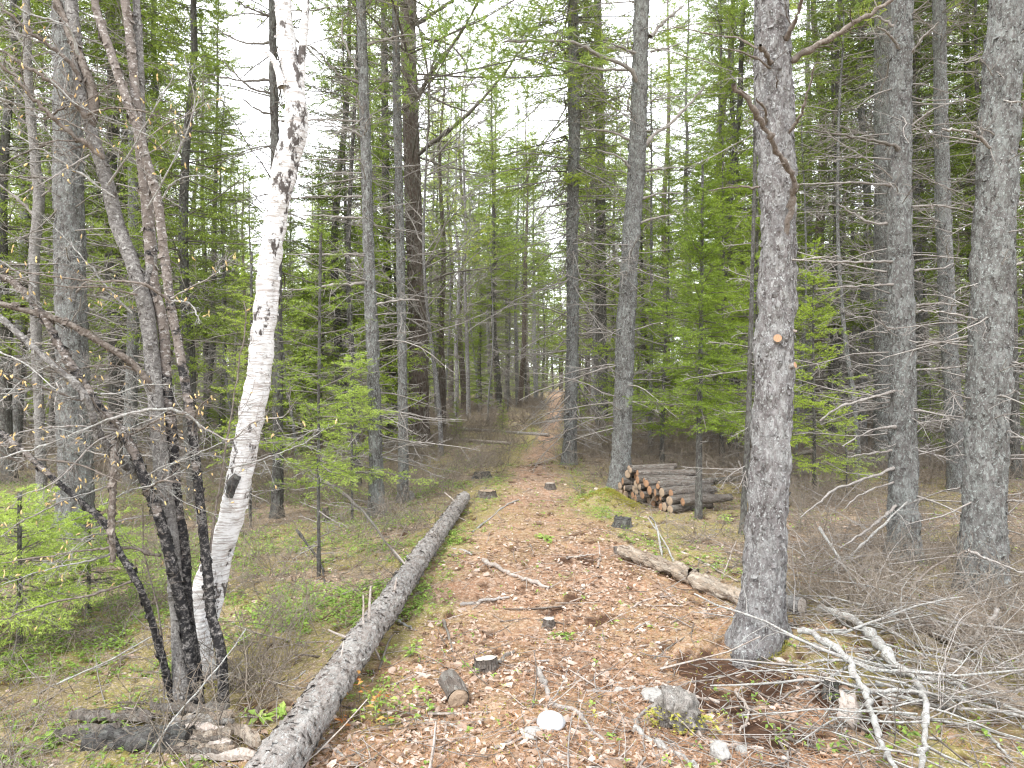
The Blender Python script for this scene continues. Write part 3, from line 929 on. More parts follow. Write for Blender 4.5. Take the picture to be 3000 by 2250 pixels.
def top_limit(px):
    """height in the view above which the photograph shows open sky"""
    return np.interp(px, [0, 380, 450, 500, 560, 600, 700, 740, 790, 900, 960, 1010, 1060, 1130, 1180, 1230, 1290, 3000],
                         [-900, -900, 60, 230, 330, 400, 330, 0, -900, -900, 70, 90, 10, -100, -20, -100, -900, -900])

def where_words(px, d):
    near = 'just ' if d < 13 else ('far ' if d > 32 else '')
    s = [(150, 'behind the big dark trunk at the far left'), (330, 'behind the scorched stems on the left'), (480, 'between the scorched stems and the white birch'),
         (600, 'behind the white birch'), (760, 'between the white birch and the trio of trunks'), (900, 'behind the trio of trunks left of the trail'),
         (1040, 'left of the trail beyond the broad brown pine'), (1150, 'beside the left edge of the distant trail'), (1220, 'beyond the end of the trail'),
         (1330, 'right of the trail behind the slim trunk'), (1420, 'behind the lichened trunk next to the log pile'), (1560, 'behind the young spruce at the log pile'),
         (1700, 'behind the big foreground trunk on the right'), (1880, 'right of the big foreground trunk'), (2010, 'behind the trunk with long dead side branches'),
         (2120, 'between the two right-hand trunks'), (9999, 'behind the thick trunk at the right edge')]
    for lim, w in s:
        if px < lim:
            return near + w

ADJ = {'spruce': ['dark twiggy spruce', 'high-crowned grey spruce'], 'pine': ['pale-crowned brown pine', 'tall long-limbed pine'],
       'young': ['bright young spruce', 'small bushy spruce'], 'hardwood': ['bare pale hardwood', 'thin leafless hardwood'], 'pole': ['thin dead spruce', 'half dead spruce']}
BACK = []
GRP = {'spruce': 'spruces in the background forest', 'pine': 'pines in the background forest', 'young': 'young spruces under the tall trees', 'hardwood': 'bare hardwoods among the conifers', 'pole': 'thin dead spruces among the trunks'}
CAT = {'spruce': 'spruce tree', 'pine': 'pine tree', 'young': 'young spruce', 'hardwood': 'hardwood tree', 'pole': 'dead tree'}
placed = []

def put(kind, x, y, s=1.0, idx=None, label=None, cat=None, group=None, limit=True):
    i = random.randrange(len(PRO[kind])) if idx is None else idx
    src = PRO[kind][i]
    px = CX + F * x / y
    if limit and kind != 'young':
        ht = [[16, 18, 14, 17], [19, 21], None, [12, 9], [11, 8]][['spruce', 'pine', 'young', 'hardwood', 'pole'].index(kind)][i]
        mx = CH + (HZ - top_limit(px)) / F * y
        if ht * s > mx:
            s = mx / ht
            if s < .5:
                kind, i = 'young', 2; src = PRO['young'][2]; s = min(1.0, mx / 7.5)
                if s < .35: return None
    elif limit:
        ht = [5.0, 3.4, 7.5][i]
        mx = CH + (HZ - top_limit(px)) / F * y
        s = min(s, mx / ht)
    lab = label or ('%s %s' % (ADJ[kind][i % 2], where_words(px, y)))
    g = group or (GRP[kind] if label is None else None)
    rz = random.random() * 2 * PI
    loc = (x, y, Hf(x, y) - .02)
    key = (kind, i)
    if key in USED:
        r = clone(src, loc, rz, s, lab, g, cat or CAT[kind])
        if not g and 'group' in r: del r['group']
    else:
        r = src; r.location = loc; r.rotation_euler = (0, 0, rz); r.scale = (s, s, s)
        tag(r, lab, cat or CAT[kind], g); USED[key] = 1
    placed.append((x, y, .4 if kind == 'young' else .8))
    if label is None: BACK.append((lab, px, r))
    return r

def putpx(kind, px, py, s=1.0, idx=None, **kw):
    d = CH / ((py - HZ) / F)
    return put(kind, (px - CX) / F * d, d, s, idx, **kw)

# ------------------------------------------------------------------ the trees one can tell apart
def off(parts, base):
    return [(p[0] - base,) + tuple(p[1:]) for p in parts]

def branch_parts(pts, r0, r1=None, sub=8, sub2=4, seedjit=.0, sides=7, mi=0, sl=.35, knob=0.0):
    S = spline(pts, max(10, len(pts) * 5))
    k = len(S)
    r = np.linspace(r0, r1 if r1 is not None else r0 * .35, k)
    L = np.linalg.norm(np.diff(S, axis=0), axis=1).sum()
    S[1:-1] += rng.normal(size=(k - 2, 3)) * min(.006, r0 * .35)
    r = r * (1 + .17 * rng.normal(size=k)) * (1 + .5 * (rng.random(k) < .06))
    V, Fc = tubes(S[None], r[None], sides)
    parts = [(V, Fc, mi)]
    if sub:
        a, b, l, q = kids(S[None], r[None], sub, 52, sl, .2, .12, .97, .45, .6)
        l = np.minimum(l, .55)
        P1 = grow(a, b, l, 5, 0, .9); r1_ = taper(np.maximum(q * .8, .0013), 5, .4)
        parts.append(tubes(P1, r1_, 3) + (mi,))
        if sub2:
            a, b, l, q = kids(P1, r1_, sub2, 48, .55, .2)
            P2 = grow(a, b, l, 3, 0, .7)
            parts.append(tubes(P2, taper(np.maximum(q * .8, .0010), 3, .6), 3) + (mi,))
    return parts

def cap_end(P, Rr, sides, mi):
    """flat cut face at the end of a trunk"""
    V, _ = tubes(P[None], Rr[None], sides)
    ring = V[-sides:]
    c = ring.mean(0)
    X = np.concatenate([ring, c[None]])
    j = np.arange(sides)
    return X, np.stack([j, (j + 1) % sides, np.full(sides, sides)], -1), mi

def hero(kind, pts, wid, barkm, label, cat, ht=16, sides=36, flakes=2500, flare=.45, branches=(), dead=None, crown=11, dz=.025, twig='twig_grey', rough=1.9, d=None, sub=8):
    g = G(*pts[0]); d = d or g[1]
    pw = [W(p[0], p[1], d) for p in pts]
    rw = [w / 2 / F * d for w in wid]
    base = np.array([pw[0][0], d, Hf(pw[0][0], d)])
    pw[0] = base.copy(); pw = [base - [0, 0, .15]] + pw; rw = [rw[0] * 1.05] + rw
    top = pw[-1]
    slope = (pw[-1] - pw[-2]) / np.linalg.norm(pw[-1] - pw[-2])
    if top[2] < ht - 1:
        pw.append(top + slope * 1.0); rw.append(rw[-1] * .97)
        e = pw[-1]
        for q in (.4, .75, 1.0):
            pw.append(np.array([e[0], e[1], e[2] + (ht - e[2]) * q])); rw.append(rw[-1] * (1 - .5 * q) if q < 1 else .015)
    A = np.concatenate([np.array(pw), np.array(rw)[:, None]], 1)
    zt = min(top[2] + 1, ht)
    n_low = int((zt + .15) / dz)
    S = spline(A, int((A[-1, 2] + .15) / dz))
    low = S[S[:, 2] <= zt]; hi = S[S[:, 2] > zt][::8]
    hi = np.concatenate([hi, S[-1:]]) if len(hi) else hi
    S = np.concatenate([low, hi])
    root = empty(kind, base)
    tag(root, label, cat)
    build('trunk', off(trunk_mesh(S[:, :3], S[:, 3], sides, flare * 1.5, int(abs(pts[0][0])) % 97, int(flakes * 1.4), rough, base[2]), base), [M[barkm]], root)
    for b in branches:
        bp, w = b[0], b[1]
        opt = b[2] if len(b) > 2 else {}
        dd = opt.get('dy', random.uniform(-.35, .15)); n = len(bp)
        P = [W(x, y, d - rwid(S, y, d) * .3 + dd * (i / (n - 1)) ** 1.0) for i, (x, y) in enumerate(bp)]
        r0 = w / 2 / F * d
        o = build('branch', off(branch_parts(P, r0, opt.get('r1'), opt.get('sub', sub), opt.get('sub2', 4), sl=opt.get('sl', .35)), base), [M[opt.get('m', twig)]], root)
    if dead:
        ax = lambda z: np.stack([np.interp(z, S[:, 2], S[:, 0]), np.interp(z, S[:, 2], S[:, 1])], -1)
        rad = lambda z: np.interp(z, S[:, 2], S[:, 3])
        per = []
        for dd in dead:
            per += dead_whorls(ax=ax, rad=rad, split=True, **dd)
        room = max(100 - len(branches), 0)
        for one in per[:room]:
            build('branch', off([(v, f, 0) for v, f in one], base), [M[twig]], root)
        if per[room:]:
            o = build('dead_branches', off([(v, f, 0) for one in per[room:] for v, f in one], base), [M[twig]], root)
            o['kind'] = 'stuff'
    if crown is not None:
        src = [c for c in PRO['spruce'][crown].children if c.name.startswith('crown')][0] if crown < 10 else [c for c in PRO['pine'][crown - 10].children if c.name.startswith('crown')][0]
        c = src.copy(); COL.objects.link(c); c.parent = root
        topz = ht - 17
        c.location = (S[-1, 0] - base[0], 0, topz)
    placed.append((base[0], base[1], .7))
    return root, S, base, d

def rwid(S, y, d):
    z = CH - (y - HZ) / F * d
    return float(np.interp(z, S[:, 2], S[:, 3]))

DW = lambda n, z0, z1, L0, L1, **k: dict(n=n, z0=z0, z1=z1, Lr=(L0, L1), **k)

# big foreground trunk right of the trail
heroX = hero('spruce_tree', [(1640, 1392), (1648, 1290), (1664, 1050), (1672, 780), (1681, 560), (1677, 350), (1668, 150), (1664, 0)], [96, 86, 80, 78, 74, 76, 74, 68],
     'bark_light', 'large pale grey trunk in the right foreground with curved dead limbs and orange stubs', 'spruce tree', 17, 64, 9000, .35, dz=.018, twig='twig_brown', branches=[
     ([(1676, 545), (1696, 505), (1713, 425), (1713, 385), (1686, 340), (1651, 280), (1621, 235), (1583, 185)], 14, dict(dy=-.45, sub=5, sub2=0, sl=.12, r1=.011)),
     ([(1678, 315), (1711, 275), (1731, 245), (1743, 200), (1756, 145)], 8, dict(dy=-.3, sub=4, sub2=0, sl=.15)),
     ([(1706, 135), (1751, 107), (1811, 75), (1871, 35), (1926, 0), (1990, -40)], 14, dict(dy=-.2, sub=8, sub2=3)),
     ([(1686, 97), (1711, 55), (1731, 0), (1740, -60)], 13, dict(dy=-.3, sub=3)),
     ([(1671, 155), (1658, 125), (1641, 100)], 10, dict(dy=-.2, sub=0, r1=.010)),
     ([(1678, 165), (1626, 125), (1551, 105)], 5, dict(dy=-.3, sub=4)),
     ([(1674, 210), (1677, 180), (1676, 165)], 5, dict(dy=-.2, sub=0)),
     ([(1656, 278), (1650, 240), (1632, 213)], 7, dict(dy=-.2, sub=2, sub2=0)),
     ([(1634, 107), (1591, 85), (1551, 80), (1451, 60)], 5, dict(dy=.3)),
     ([(1640, 405), (1580, 405), (1531, 412)], 5, dict(dy=.2)),
     ([(1676, 565), (1740, 560), (1811, 553)], 5, dict(dy=-.2, m='twig_grey')),
     ([(1700, 722), (1711, 716), (1719, 716)], 9, dict(dy=-.05, sub=0, r1=.009, m='stick_pale')),
     ([(1660, 1064), (1668, 1056), (1676, 1057)], 8, dict(dy=-.08, sub=0, r1=.008, m='stick_pale')),
     ([(1686, 1098), (1694, 1094), (1698, 1100)], 8, dict(dy=-.04, sub=0, r1=.006)),
     ([(1640, 1260), (1644, 1250), (1640, 1240)], 7, dict(dy=-.06, sub=0, r1=.006))])
rX, SX, bX, dX = heroX
def cut_stub(px, py, w, label):
    z = CH - (py - HZ) / F * dX
    r = float(np.interp(z, SX[:, 2], SX[:, 3])); cx = float(np.interp(z, SX[:, 2], SX[:, 0])); cy_ = float(np.interp(z, SX[:, 2], SX[:, 1]))
    xo = (px - CX) / F * dX - cx
    an = math.asin(max(-.9, min(.9, xo / r)))
    D = np.array([math.sin(an), -math.cos(an), .25]); D /= np.linalg.norm(D)
    p0 = np.array([cx, cy_, z]) + D * (r - .01)
    P = np.stack([p0, p0 + D * .02, p0 + D * .038]); rr = np.array([1.25, 1.05, 1.0]) * w / 2 / F * dX
    V, Fc = tubes(P[None], rr[None], 14)
    o = build('cut_stub', off([(V, Fc, 0), cap_end(P, rr, 14, 1)], bX), [M['bark_log'], M['cut_fresh']], rX)
    tag(o, label)
cut_stub(1664, 745, 17, 'upper orange cut branch stub')
cut_stub(1697, 801, 13, 'lower orange cut branch stub')

hero('spruce_tree', [(1958, 1213), (1952, 1100), (1950, 950), (1950, 800), (1944, 600), (1940, 400), (1943, 200), (1945, 0)], [64, 58, 54, 50, 50, 47, 46, 42],
     'bark_spruce', 'straight grey trunk in the right half with long pale dead side branches reaching down left', 'spruce tree', 17, 44, 5000, .35, branches=[
     ([(1931, 402), (1880, 398), (1826, 395), (1721, 400)], 6), ([(1929, 565), (1870, 566), (1811, 566), (1711, 563)], 6), ([(1931, 615), (1850, 618), (1761, 625)], 5),
     ([(1946, 345), (1926, 315), (1826, 295), (1746, 280)], 8, dict(m='twig_dark')), ([(1953, 497), (1941, 482), (1876, 480), (1808, 440)], 8, dict(sub=5)),
     ([(1940, 70), (1906, 45), (1870, 38)], 8), ([(1940, 113), (1921, 80), (1890, 60)], 7),
     ([(1935, 844), (1861, 865), (1811, 880), (1771, 910)], 7, dict(sub=5)), ([(1940, 920), (1876, 932), (1820, 965)], 6, dict(sub=5)),
     ([(1931, 974), (1880, 980), (1831, 987)], 6, dict(sub=3)), ([(1931, 1012), (1870, 1035), (1800, 1060), (1765, 1090), (1730, 1118)], 7, dict(dy=-.6, sub=6)),
     ([(1935, 1040), (1880, 1060), (1850, 1075), (1825, 1100)], 5, dict(dy=-.5, sub=4)), ([(1946, 1085), (1900, 1125), (1860, 1155), (1815, 1185)], 7, dict(dy=-.6, sub=6)),
     ([(1960, 120), (1990, 85), (2025, 50)], 7), ([(1960, 280), (2010, 240), (2050, 225)], 5), ([(1968, 448), (2030, 445), (2110, 463)], 5), ([(1972, 585), (2030, 580), (2060, 570)], 5),
     ([(1976, 660), (2020, 655), (2070, 660)], 6), ([(1975, 800), (2040, 795), (2090, 790)], 5), ([(1978, 972), (2030, 985), (2070, 1000)], 5)],
     dead=[DW(70, .5, 4.8, .3, 1.1, thick=.006, k1=4, k2=2)])

hero('spruce_tree', [(2128, 1288), (2125, 1200), (2130, 1050), (2135, 850), (2140, 700), (2146, 500), (2154, 300), (2163, 120), (2172, 0)], [92, 86, 80, 82, 80, 76, 74, 70, 66],
     'bark_spruce', 'thick lichened grey trunk at the right edge with a forking brown limb', 'spruce tree', 17, 50, 7000, .3, branches=[
     ([(2161, 335), (2181, 300), (2211, 225), (2240, 150)], 14, dict(m='twig_brown', sub=3)), ([(2146, 335), (2121, 305), (2086, 285), (2031, 280)], 9),
     ([(2168, 455), (2190, 445), (2240, 430)], 10), ([(2136, 715), (2121, 695), (2101, 688), (2040, 675), (1976, 672)], 6), ([(2141, 770), (2180, 778), (2225, 797)], 7),
     ([(2160, 580), (2200, 570), (2240, 560)], 8), ([(2155, 945), (2240, 945)], 5), ([(2160, 990), (2240, 992)], 5), ([(2155, 1083), (2240, 1083)], 6), ([(2155, 930), (2190, 935), (2230, 965)], 5),
     ([(2150, 215), (2190, 222), (2240, 215)], 5)],
     dead=[DW(50, .5, 4.2, .2, .8, thick=.006, k1=4, k2=2)])

hero('spruce_tree', [(1338, 1052), (1345, 900), (1350, 750), (1360, 560), (1368, 450), (1376, 330), (1380, 200), (1385, 0)], [44, 40, 40, 36, 36, 37, 34, 31],
     'bark_spruce', 'mid grey lichened trunk standing directly behind the left end of the log pile', 'spruce tree', 17, 36, 4500, .3, branches=[
     ([(1376, 185), (1359, 150), (1289, 120), (1239, 95), (1164, 90), (1089, 92)], 10, dict(dy=-.8, sl=.25)), ([(1374, 155), (1330, 152), (1289, 150), (1189, 125)], 6), ([(1376, 120), (1330, 100), (1299, 90)], 6),
     ([(1391, 315), (1415, 290), (1439, 275), (1475, 240), (1520, 190)], 9), ([(1364, 305), (1314, 285), (1264, 280)], 6), ([(1362, 365), (1338, 340), (1290, 325)], 6),
     ([(1404, 82), (1424, 60), (1444, 40), (1475, 15)], 9), ([(1404, 115), (1440, 105), (1480, 90)], 5), ([(1394, 370), (1430, 365), (1475, 362)], 6), ([(1385, 430), (1420, 420), (1480, 418)], 5),
     ([(1375, 485), (1420, 470), (1480, 460)], 6), ([(1365, 250), (1355, 230), (1362, 195)], 5)],
     dead=[DW(90, .9, 7.4, .4, 1.7, thick=.009)])

hero('spruce_tree', [(1230, 1005), (1233, 900), (1237, 700), (1236, 500), (1240, 300), (1238, 150), (1237, 0)], [31, 28, 26, 25, 25, 23, 20],
     'bark_spruce', 'slim straight grey trunk at the right edge of the trail bristling with dead boughs', 'spruce tree', 16, 26, 3000, .3,
     dead=[DW(230, .5, 9.4, .6, 2.2, thick=.011, droop=(-.8, .1), k1=6, k2=3, fine=1.4)], crown=1)

hero('pine_tree', [(905, 965), (905, 900), (903, 700), (897, 550), (892, 400), (886, 200), (880, 0)], [48, 44, 40, 36, 35, 33, 30],
     'bark_pine', 'broad brown pine trunk left of the trail with long dark limbs rising to the right', 'pine tree', 19, 40, 3000, .3, twig='twig_dark', branches=[
     ([(904, 335), (940, 305), (974, 280), (1034, 225), (1089, 160), (1114, 125), (1139, 95)], 10, dict(dy=-1.5, sl=.18)),
     ([(899, 215), (915, 190), (934, 155), (984, 90), (1009, 50), (1034, 5)], 11, dict(dy=-1.5, sl=.18)), ([(901, 55), (939, 30), (984, 0), (1010, -20)], 10), ([(909, 85), (964, 95), (994, 120), (1014, 155)], 8),
     ([(899, 60), (897, 20), (900, -20)], 12), ([(905, 195), (960, 225), (1034, 250)], 6), ([(905, 340), (970, 362), (1034, 375)], 5), ([(904, 600), (939, 555), (969, 545)], 8), ([(908, 705), (905, 680), (885, 640)], 7),
     ([(880, 350), (845, 320), (820, 300)], 7), ([(905, 620), (975, 590), (1055, 580)], 6)],
     dead=[DW(90, 1.0, 10, .4, 2.0, thick=.012)], crown=10)

hero('spruce_tree', [(815, 1115), (812, 1000), (808, 850), (803, 700), (797, 550), (793, 400), (787, 200), (780, 0)], [33, 29, 27, 26, 24, 23, 22, 19],
     'bark_spruce', 'left trunk of the trio left of the trail, grey and twiggy with drooping dead boughs', 'spruce tree', 15, 30, 3000, .4, branches=[
     ([(784, 160), (759, 125), (739, 65), (754, 25)], 7), ([(790, 258), (775, 220), (750, 200)], 8), ([(784, 185), (729, 160), (689, 115), (664, 100)], 7, dict(m='twig_dark')),
     ([(790, 425), (720, 425), (664, 425)], 5), ([(792, 472), (720, 468), (650, 465)], 5), ([(794, 552), (730, 550), (620, 550)], 6), ([(794, 612), (729, 615), (680, 622), (620, 628)], 7, dict(dy=-.6)),
     ([(800, 660), (850, 650), (905, 648)], 5), ([(786, 265), (720, 260), (650, 262)], 5), ([(790, 300), (740, 275), (690, 262)], 5), ([(795, 100), (840, 85), (905, 75)], 6)],
     dead=[DW(95, .6, 6.6, .3, 1.4, thick=.008)])

hero('spruce_tree', [(871, 1086), (871, 950), (869, 800), (866, 600), (862, 400), (858, 200), (855, 0)], [23, 21, 20, 19, 18, 17, 14],
     'bark_spruce', 'middle thin trunk of the trio left of the trail, before the broad pine', 'spruce tree', 14, 26, 2200, .35,
     dead=[DW(99, .5, 7, .25, 1.2, thick=.007)])

hero('spruce_tree', [(845, 955), (842, 800), (838, 650), (835, 500), (833, 300), (830, 0)], [21, 18, 17, 16, 15, 13],
     'bark_dark', 'dark slender trunk seen between the two front trunks of the trio', 'spruce tree', 16, 20, 800, .3, twig='twig_dark',
     dead=[DW(110, 1.5, 9.5, .3, 1.6, thick=.010, fine=1.4)], crown=2)

# left side
hero('spruce_tree', [(163, 1152), (162, 1000), (158, 850), (155, 700), (153, 550), (150, 400), (147, 200), (142, 0)], [68, 66, 64, 60, 58, 58, 50, 44],
     'bark_spruce', 'big dark grey trunk at the far left behind the scorched stems', 'spruce tree', 17, 44, 5000, .35, branches=[
     ([(150, 385), (80, 385), (0, 380), (-40, 380)], 7, dict(m='twig_dark')), ([(148, 300), (80, 320), (0, 360)], 6, dict(m='twig_dark')), ([(155, 640), (200, 600), (260, 570)], 5),
     ([(145, 110), (80, 90), (0, 60)], 7, dict(m='twig_dark')), ([(150, 420), (100, 480), (40, 520)], 5, dict(m='twig_dark'))],
     dead=[DW(90, .6, 5.8, .4, 1.5, thick=.008)])

hero('hardwood_tree', [(90, 1120), (85, 900), (78, 700), (75, 560), (86, 430), (78, 340), (66, 200), (60, 0)], [22, 20, 20, 20, 22, 20, 17, 14],
     'stem_grey', 'slender mottled hardwood trunk at the far left edge with a slight crook', 'hardwood tree', 11, 20, 500, .2, branches=[
     ([(78, 470), (40, 430), (0, 400), (-30, 370)], 7), ([(84, 430), (120, 400), (150, 350)], 5), ([(66, 210), (30, 150), (0, 120)], 5)], dead=[DW(26, 2, 9, .4, 1.4, thick=.008)], crown=None)

hero('spruce_tree', [(598, 1118), (600, 900), (600, 700), (598, 500), (595, 300), (592, 150), (590, 0)], [24, 22, 20, 19, 18, 17, 15],
     'bark_dark', 'dark thin spruce trunk standing right behind the white birch', 'spruce tree', 14, 22, 1200, .4, twig='twig_dark', branches=[
     ([(590, 40), (540, 20), (500, -5)], 5), ([(590, 95), (530, 95), (460, 60)], 5), ([(593, 175), (520, 175), (440, 160)], 6), ([(594, 205), (540, 190), (470, 120)], 5), ([(600, 262), (650, 262), (700, 258)], 5),
     ([(596, 250), (560, 240), (520, 210)], 5), ([(600, 75), (650, 95), (700, 140)], 6), ([(600, 430), (660, 428), (740, 425)], 5)],
     dead=[DW(80, 1.2, 8, .4, 1.5, thick=.008)], crown=None)

hero('spruce_tree', [(2070, 1060), (2064, 950), (2058, 850), (2048, 700), (2038, 500), (2030, 250), (2025, 0)], [40, 36, 34, 32, 30, 27, 25],
     'bark_spruce', 'grey trunk standing in the gap between the two right-hand trunks', 'spruce tree', 16, 30, 2500, .3, dead=[DW(140, .6, 8, .4, 1.6, thick=.009)])
hero('spruce_tree', [(1912, 1012), (1910, 900), (1909, 700), (1908, 450), (1905, 200), (1903, 0)], [44, 42, 40, 38, 34, 30],
     'bark_spruce', 'trunk close behind the one with long dead side branches, half hidden by it', 'spruce tree', 17, 34, 3000, .3, dead=[DW(170, 1.0, 9.5, .6, 2.4, thick=.011)])
hero('spruce_tree', [(1300, 935), (1300, 850), (1298, 700), (1297, 500), (1296, 300), (1290, 0)], [28, 26, 24, 22, 20, 16],
     'bark_dark', 'dark trunk between the slim trail-side trunk and the lichened trunk at the log pile', 'spruce tree', 17, 20, 500, .3, twig='twig_dark', dead=[DW(130, 1.5, 12, .5, 2.4, thick=.014, fine=2)], crown=0)
hero('spruce_tree', [(1604, 1158), (1610, 1050), (1617, 900), (1622, 700), (1625, 560)], [14, 13, 12, 10, 8],
     'bark_dark', 'thin leaning young spruce stem close left of the big foreground trunk', 'spruce tree', 5.2, 14, 300, .3, dead=[DW(46, .6, 4.8, .2, .8, thick=.005)], crown=None)

# ---- white birch and the scorched clump at the left
def stem_tube(pts, wid, d, sides=20, n=80, seed=0, mi=0, rough=1.0, flare=0.0, flakes=0, bz=None):
    if isinstance(d, (int, float)): d = [d] * len(pts)
    A = np.array([list(W(p[0], p[1], q)) + [w / 2 / F * q] for p, w, q in zip(pts, wid, d)])
    S = spline(A, n)
    return trunk_mesh(S[:, :3], S[:, 3], sides, flare, seed, flakes, rough, bz), S

def curls(S, n, smin, smax):
    """papery bark curls peeling off sideways"""
    k = rng.integers(1, len(S) - 1, n)
    T = norm(S[k + 1, :3] - S[k - 1, :3])
    a = rng.random(n) * 2 * PI
    u = norm(np.cross(T, [0.3, 1, 0])); v = np.cross(T, u)
    nr = u * np.cos(a)[:, None] + v * np.sin(a)[:, None]; tn = np.cross(T, nr)
    s = rng.uniform(smin, smax, n)[:, None]; b = S[k, :3] + nr * S[k, 3:4] * 1.0
    w = s * rng.uniform(.3, .9, (n, 1))
    Q = np.stack([b - T * w, b + T * w, b + T * w * .9 + tn * s + nr * s * .25, b - T * w * .8 + tn * s + nr * s * .35,
                  b + T * w * .6 + tn * s * 1.3 + nr * s * .9, b - T * w * .5 + tn * s * 1.2 + nr * s * 1.0], 1).reshape(-1, 3)
    q = (np.arange(n) * 6)[:, None]
    return Q, np.concatenate([q + np.array([[0, 1, 2, 3]]), q + np.array([[3, 2, 4, 5]])]), 0

dB = G(440, 1478)[1]
baseB = np.array([*W(440, 1478, dB)[:2], 0.0]); baseB[2] = Hf(baseB[0], baseB[1])
birch = empty('birch_tree', baseB)
tag(birch, 'leaning white birch with peeling bark, forking near the top of the picture', 'birch tree')
main = [(446, 1500), (436, 1440), (430, 1380), (432, 1310), (448, 1250), (478, 1180), (503, 1100), (530, 960), (555, 830), (572, 680), (585, 560), (600, 455), (622, 350), (642, 270), (637, 200), (625, 125), (617, 50), (613, 0), (610, -80), (600, -300), (590, -700)]
mw = [46, 44, 42, 44, 48, 52, 52, 50, 50, 48, 46, 46, 48, 46, 44, 40, 37, 34, 33, 28, 12]
tp, SB = stem_tube(main, mw, dB, 40, 260, 5, 0, 2.0, .25, 900, baseB[2])
build('trunk', off(tp + [curls(SB[:210], 260, .005, .014)], baseB), [M['birch']], birch)
tp, S2 = stem_tube([(482, 1175), (476, 1240), (468, 1290), (460, 1335)], [46, 34, 30, 22], dB + .02, 24, 40, 8, 0, .8)
build('root_leg', off(tp, baseB), [M['birch']], birch)
tp, S2 = stem_tube([(640, 235), (650, 170), (654, 120), (660, 55), (664, 0), (672, -120), (690, -400)], [26, 19, 17, 16, 14, 12, 5], dB, 20, 60, 9, 0, .8)
build('fork', off(tp + [curls(S2, 26, .004, .010)], baseB), [M['birch']], birch)
tp, S2 = stem_tube([(612, 190), (603, 158), (590, 128), (576, 112)], [22, 15, 12, 8], dB - .03, 14, 24, 10, 0, 1)
build('broken_branch', off(tp, baseB), [M['birch']], birch)
tp, S2 = stem_tube([(497, 1075), (503, 1045), (514, 1025)], [16, 24, 16], dB - .055, 14, 20, 12, 0, 2.5)
build('knot', off(tp, baseB), [M['charred']], birch)
bp = branch_parts([W(x, y, dB + i * .06) for i, (x, y) in enumerate([(600, 0), (560, -160), (540, -300)])], .02, sub=12, sub2=6)
build('branch', off(bp, baseB), [M['twig_dark']], birch)
placed.append((baseB[0], baseB[1], .8))

dM = G(425, 1545)[1]
baseM = np.array([*W(425, 1545, dM)[:2], 0.0]); baseM[2] = Hf(baseM[0], baseM[1])
maple = empty('scorched_maple', baseM)
tag(maple, 'many-stemmed scorched black hardwood clump in the left foreground with pale buds', 'hardwood clump')
STEMS = [
    ([(402, 1550), (392, 1480), (385, 1330), (370, 1180), (352, 1030), (341, 930), (334, 830), (320, 700), (305, 625), (280, 550), (252, 475), (235, 400), (212, 325), (196, 275), (183, 215), (172, 160), (167, 100), (157, 0), (150, -150), (140, -500)],
     [40, 38, 36, 34, 34, 32, 32, 32, 30, 30, 28, 27, 26, 26, 24, 24, 24, 24, 22, 10], 0.0, 'stem_grey'),
    ([(198, 280), (205, 235), (200, 190), (182, 140), (160, 90), (145, 50), (125, 0), (100, -120)], [20, 20, 19, 17, 17, 16, 15, 8], -.02, 'twig_brown'),
    ([(432, 1548), (420, 1430), (405, 1330), (396, 1180), (381, 1080), (371, 930), (360, 830), (352, 700), (330, 600), (320, 450), (302, 300), (290, 150), (280, 50), (270, -40), (255, -400)],
     [20, 22, 22, 22, 22, 22, 22, 21, 22, 24, 20, 18, 17, 16, 6], .04, 'burnt'),
    ([(484, 1555), (474, 1405), (455, 1330), (446, 1230), (428, 1055), (416, 930), (400, 830), (385, 740), (370, 665), (350, 500), (340, 425), (318, 350), (298, 275), (270, 200), (245, 125), (220, 50), (207, 0), (180, -200)],
     [20, 22, 20, 20, 18, 18, 18, 18, 19, 19, 20, 20, 19, 18, 17, 16, 15, 8], -.03, 'burnt'),
    ([(425, 1545), (412, 1440), (398, 1350), (385, 1290), (365, 1200), (340, 1110), (312, 1040), (290, 980), (260, 930), (215, 880), (172, 815), (125, 740), (90, 675), (30, 610), (0, 597), (-60, 575)],
     [22, 22, 24, 24, 23, 22, 22, 20, 20, 18, 18, 15, 14, 13, 12, 10], -.12, 'burnt'),
    ([(372, 1520), (350, 1430), (322, 1330), (300, 1270), (255, 1190), (225, 1130), (150, 1065), (60, 985), (0, 935), (-60, 890)], [13, 15, 14, 14, 14, 14, 12, 12, 11, 9], -.25, 'burnt'),
    ([(300, 1020), (260, 1000), (215, 940), (190, 870), (165, 830), (100, 775), (50, 730), (0, 685), (-50, 650)], [18, 17, 16, 15, 15, 14, 13, 12, 10], -.28, 'stem_grey'),
    ([(338, 860), (320, 825), (280, 780), (210, 735), (150, 700), (90, 680), (0, 655), (-60, 640)], [16, 15, 14, 13, 13, 12, 11, 9], -.12, 'twig_brown'),
    ([(247, 940), (245, 1000), (240, 1130), (243, 1212)], [12, 14, 13, 10], -.32, 'twig_brown'),
    ([(302, 640), (330, 560), (320, 450), (310, 330), (305, 200), (300, 50), (290, -100)], [16, 19, 19, 18, 18, 16, 12], .10, 'stem_grey'),
]
for i, (p, w, dy, mt) in enumerate(STEMS):
    n = len(p)
    dd = [dM + dy * min(1, 3 * k / n) for k in range(n)]
    tp, S = stem_tube(p, w, dd, 22, 150, 20 + i, 0, 1.1, .15 if i in (0, 2, 3, 4) else 0, 1100 if n > 12 else 350, baseM[2])
    o = build('stem', off(tp, baseM), [M[mt]], maple)
    if mt == 'burnt' : o['label'] = 'black charred stem flecked with pale bark'
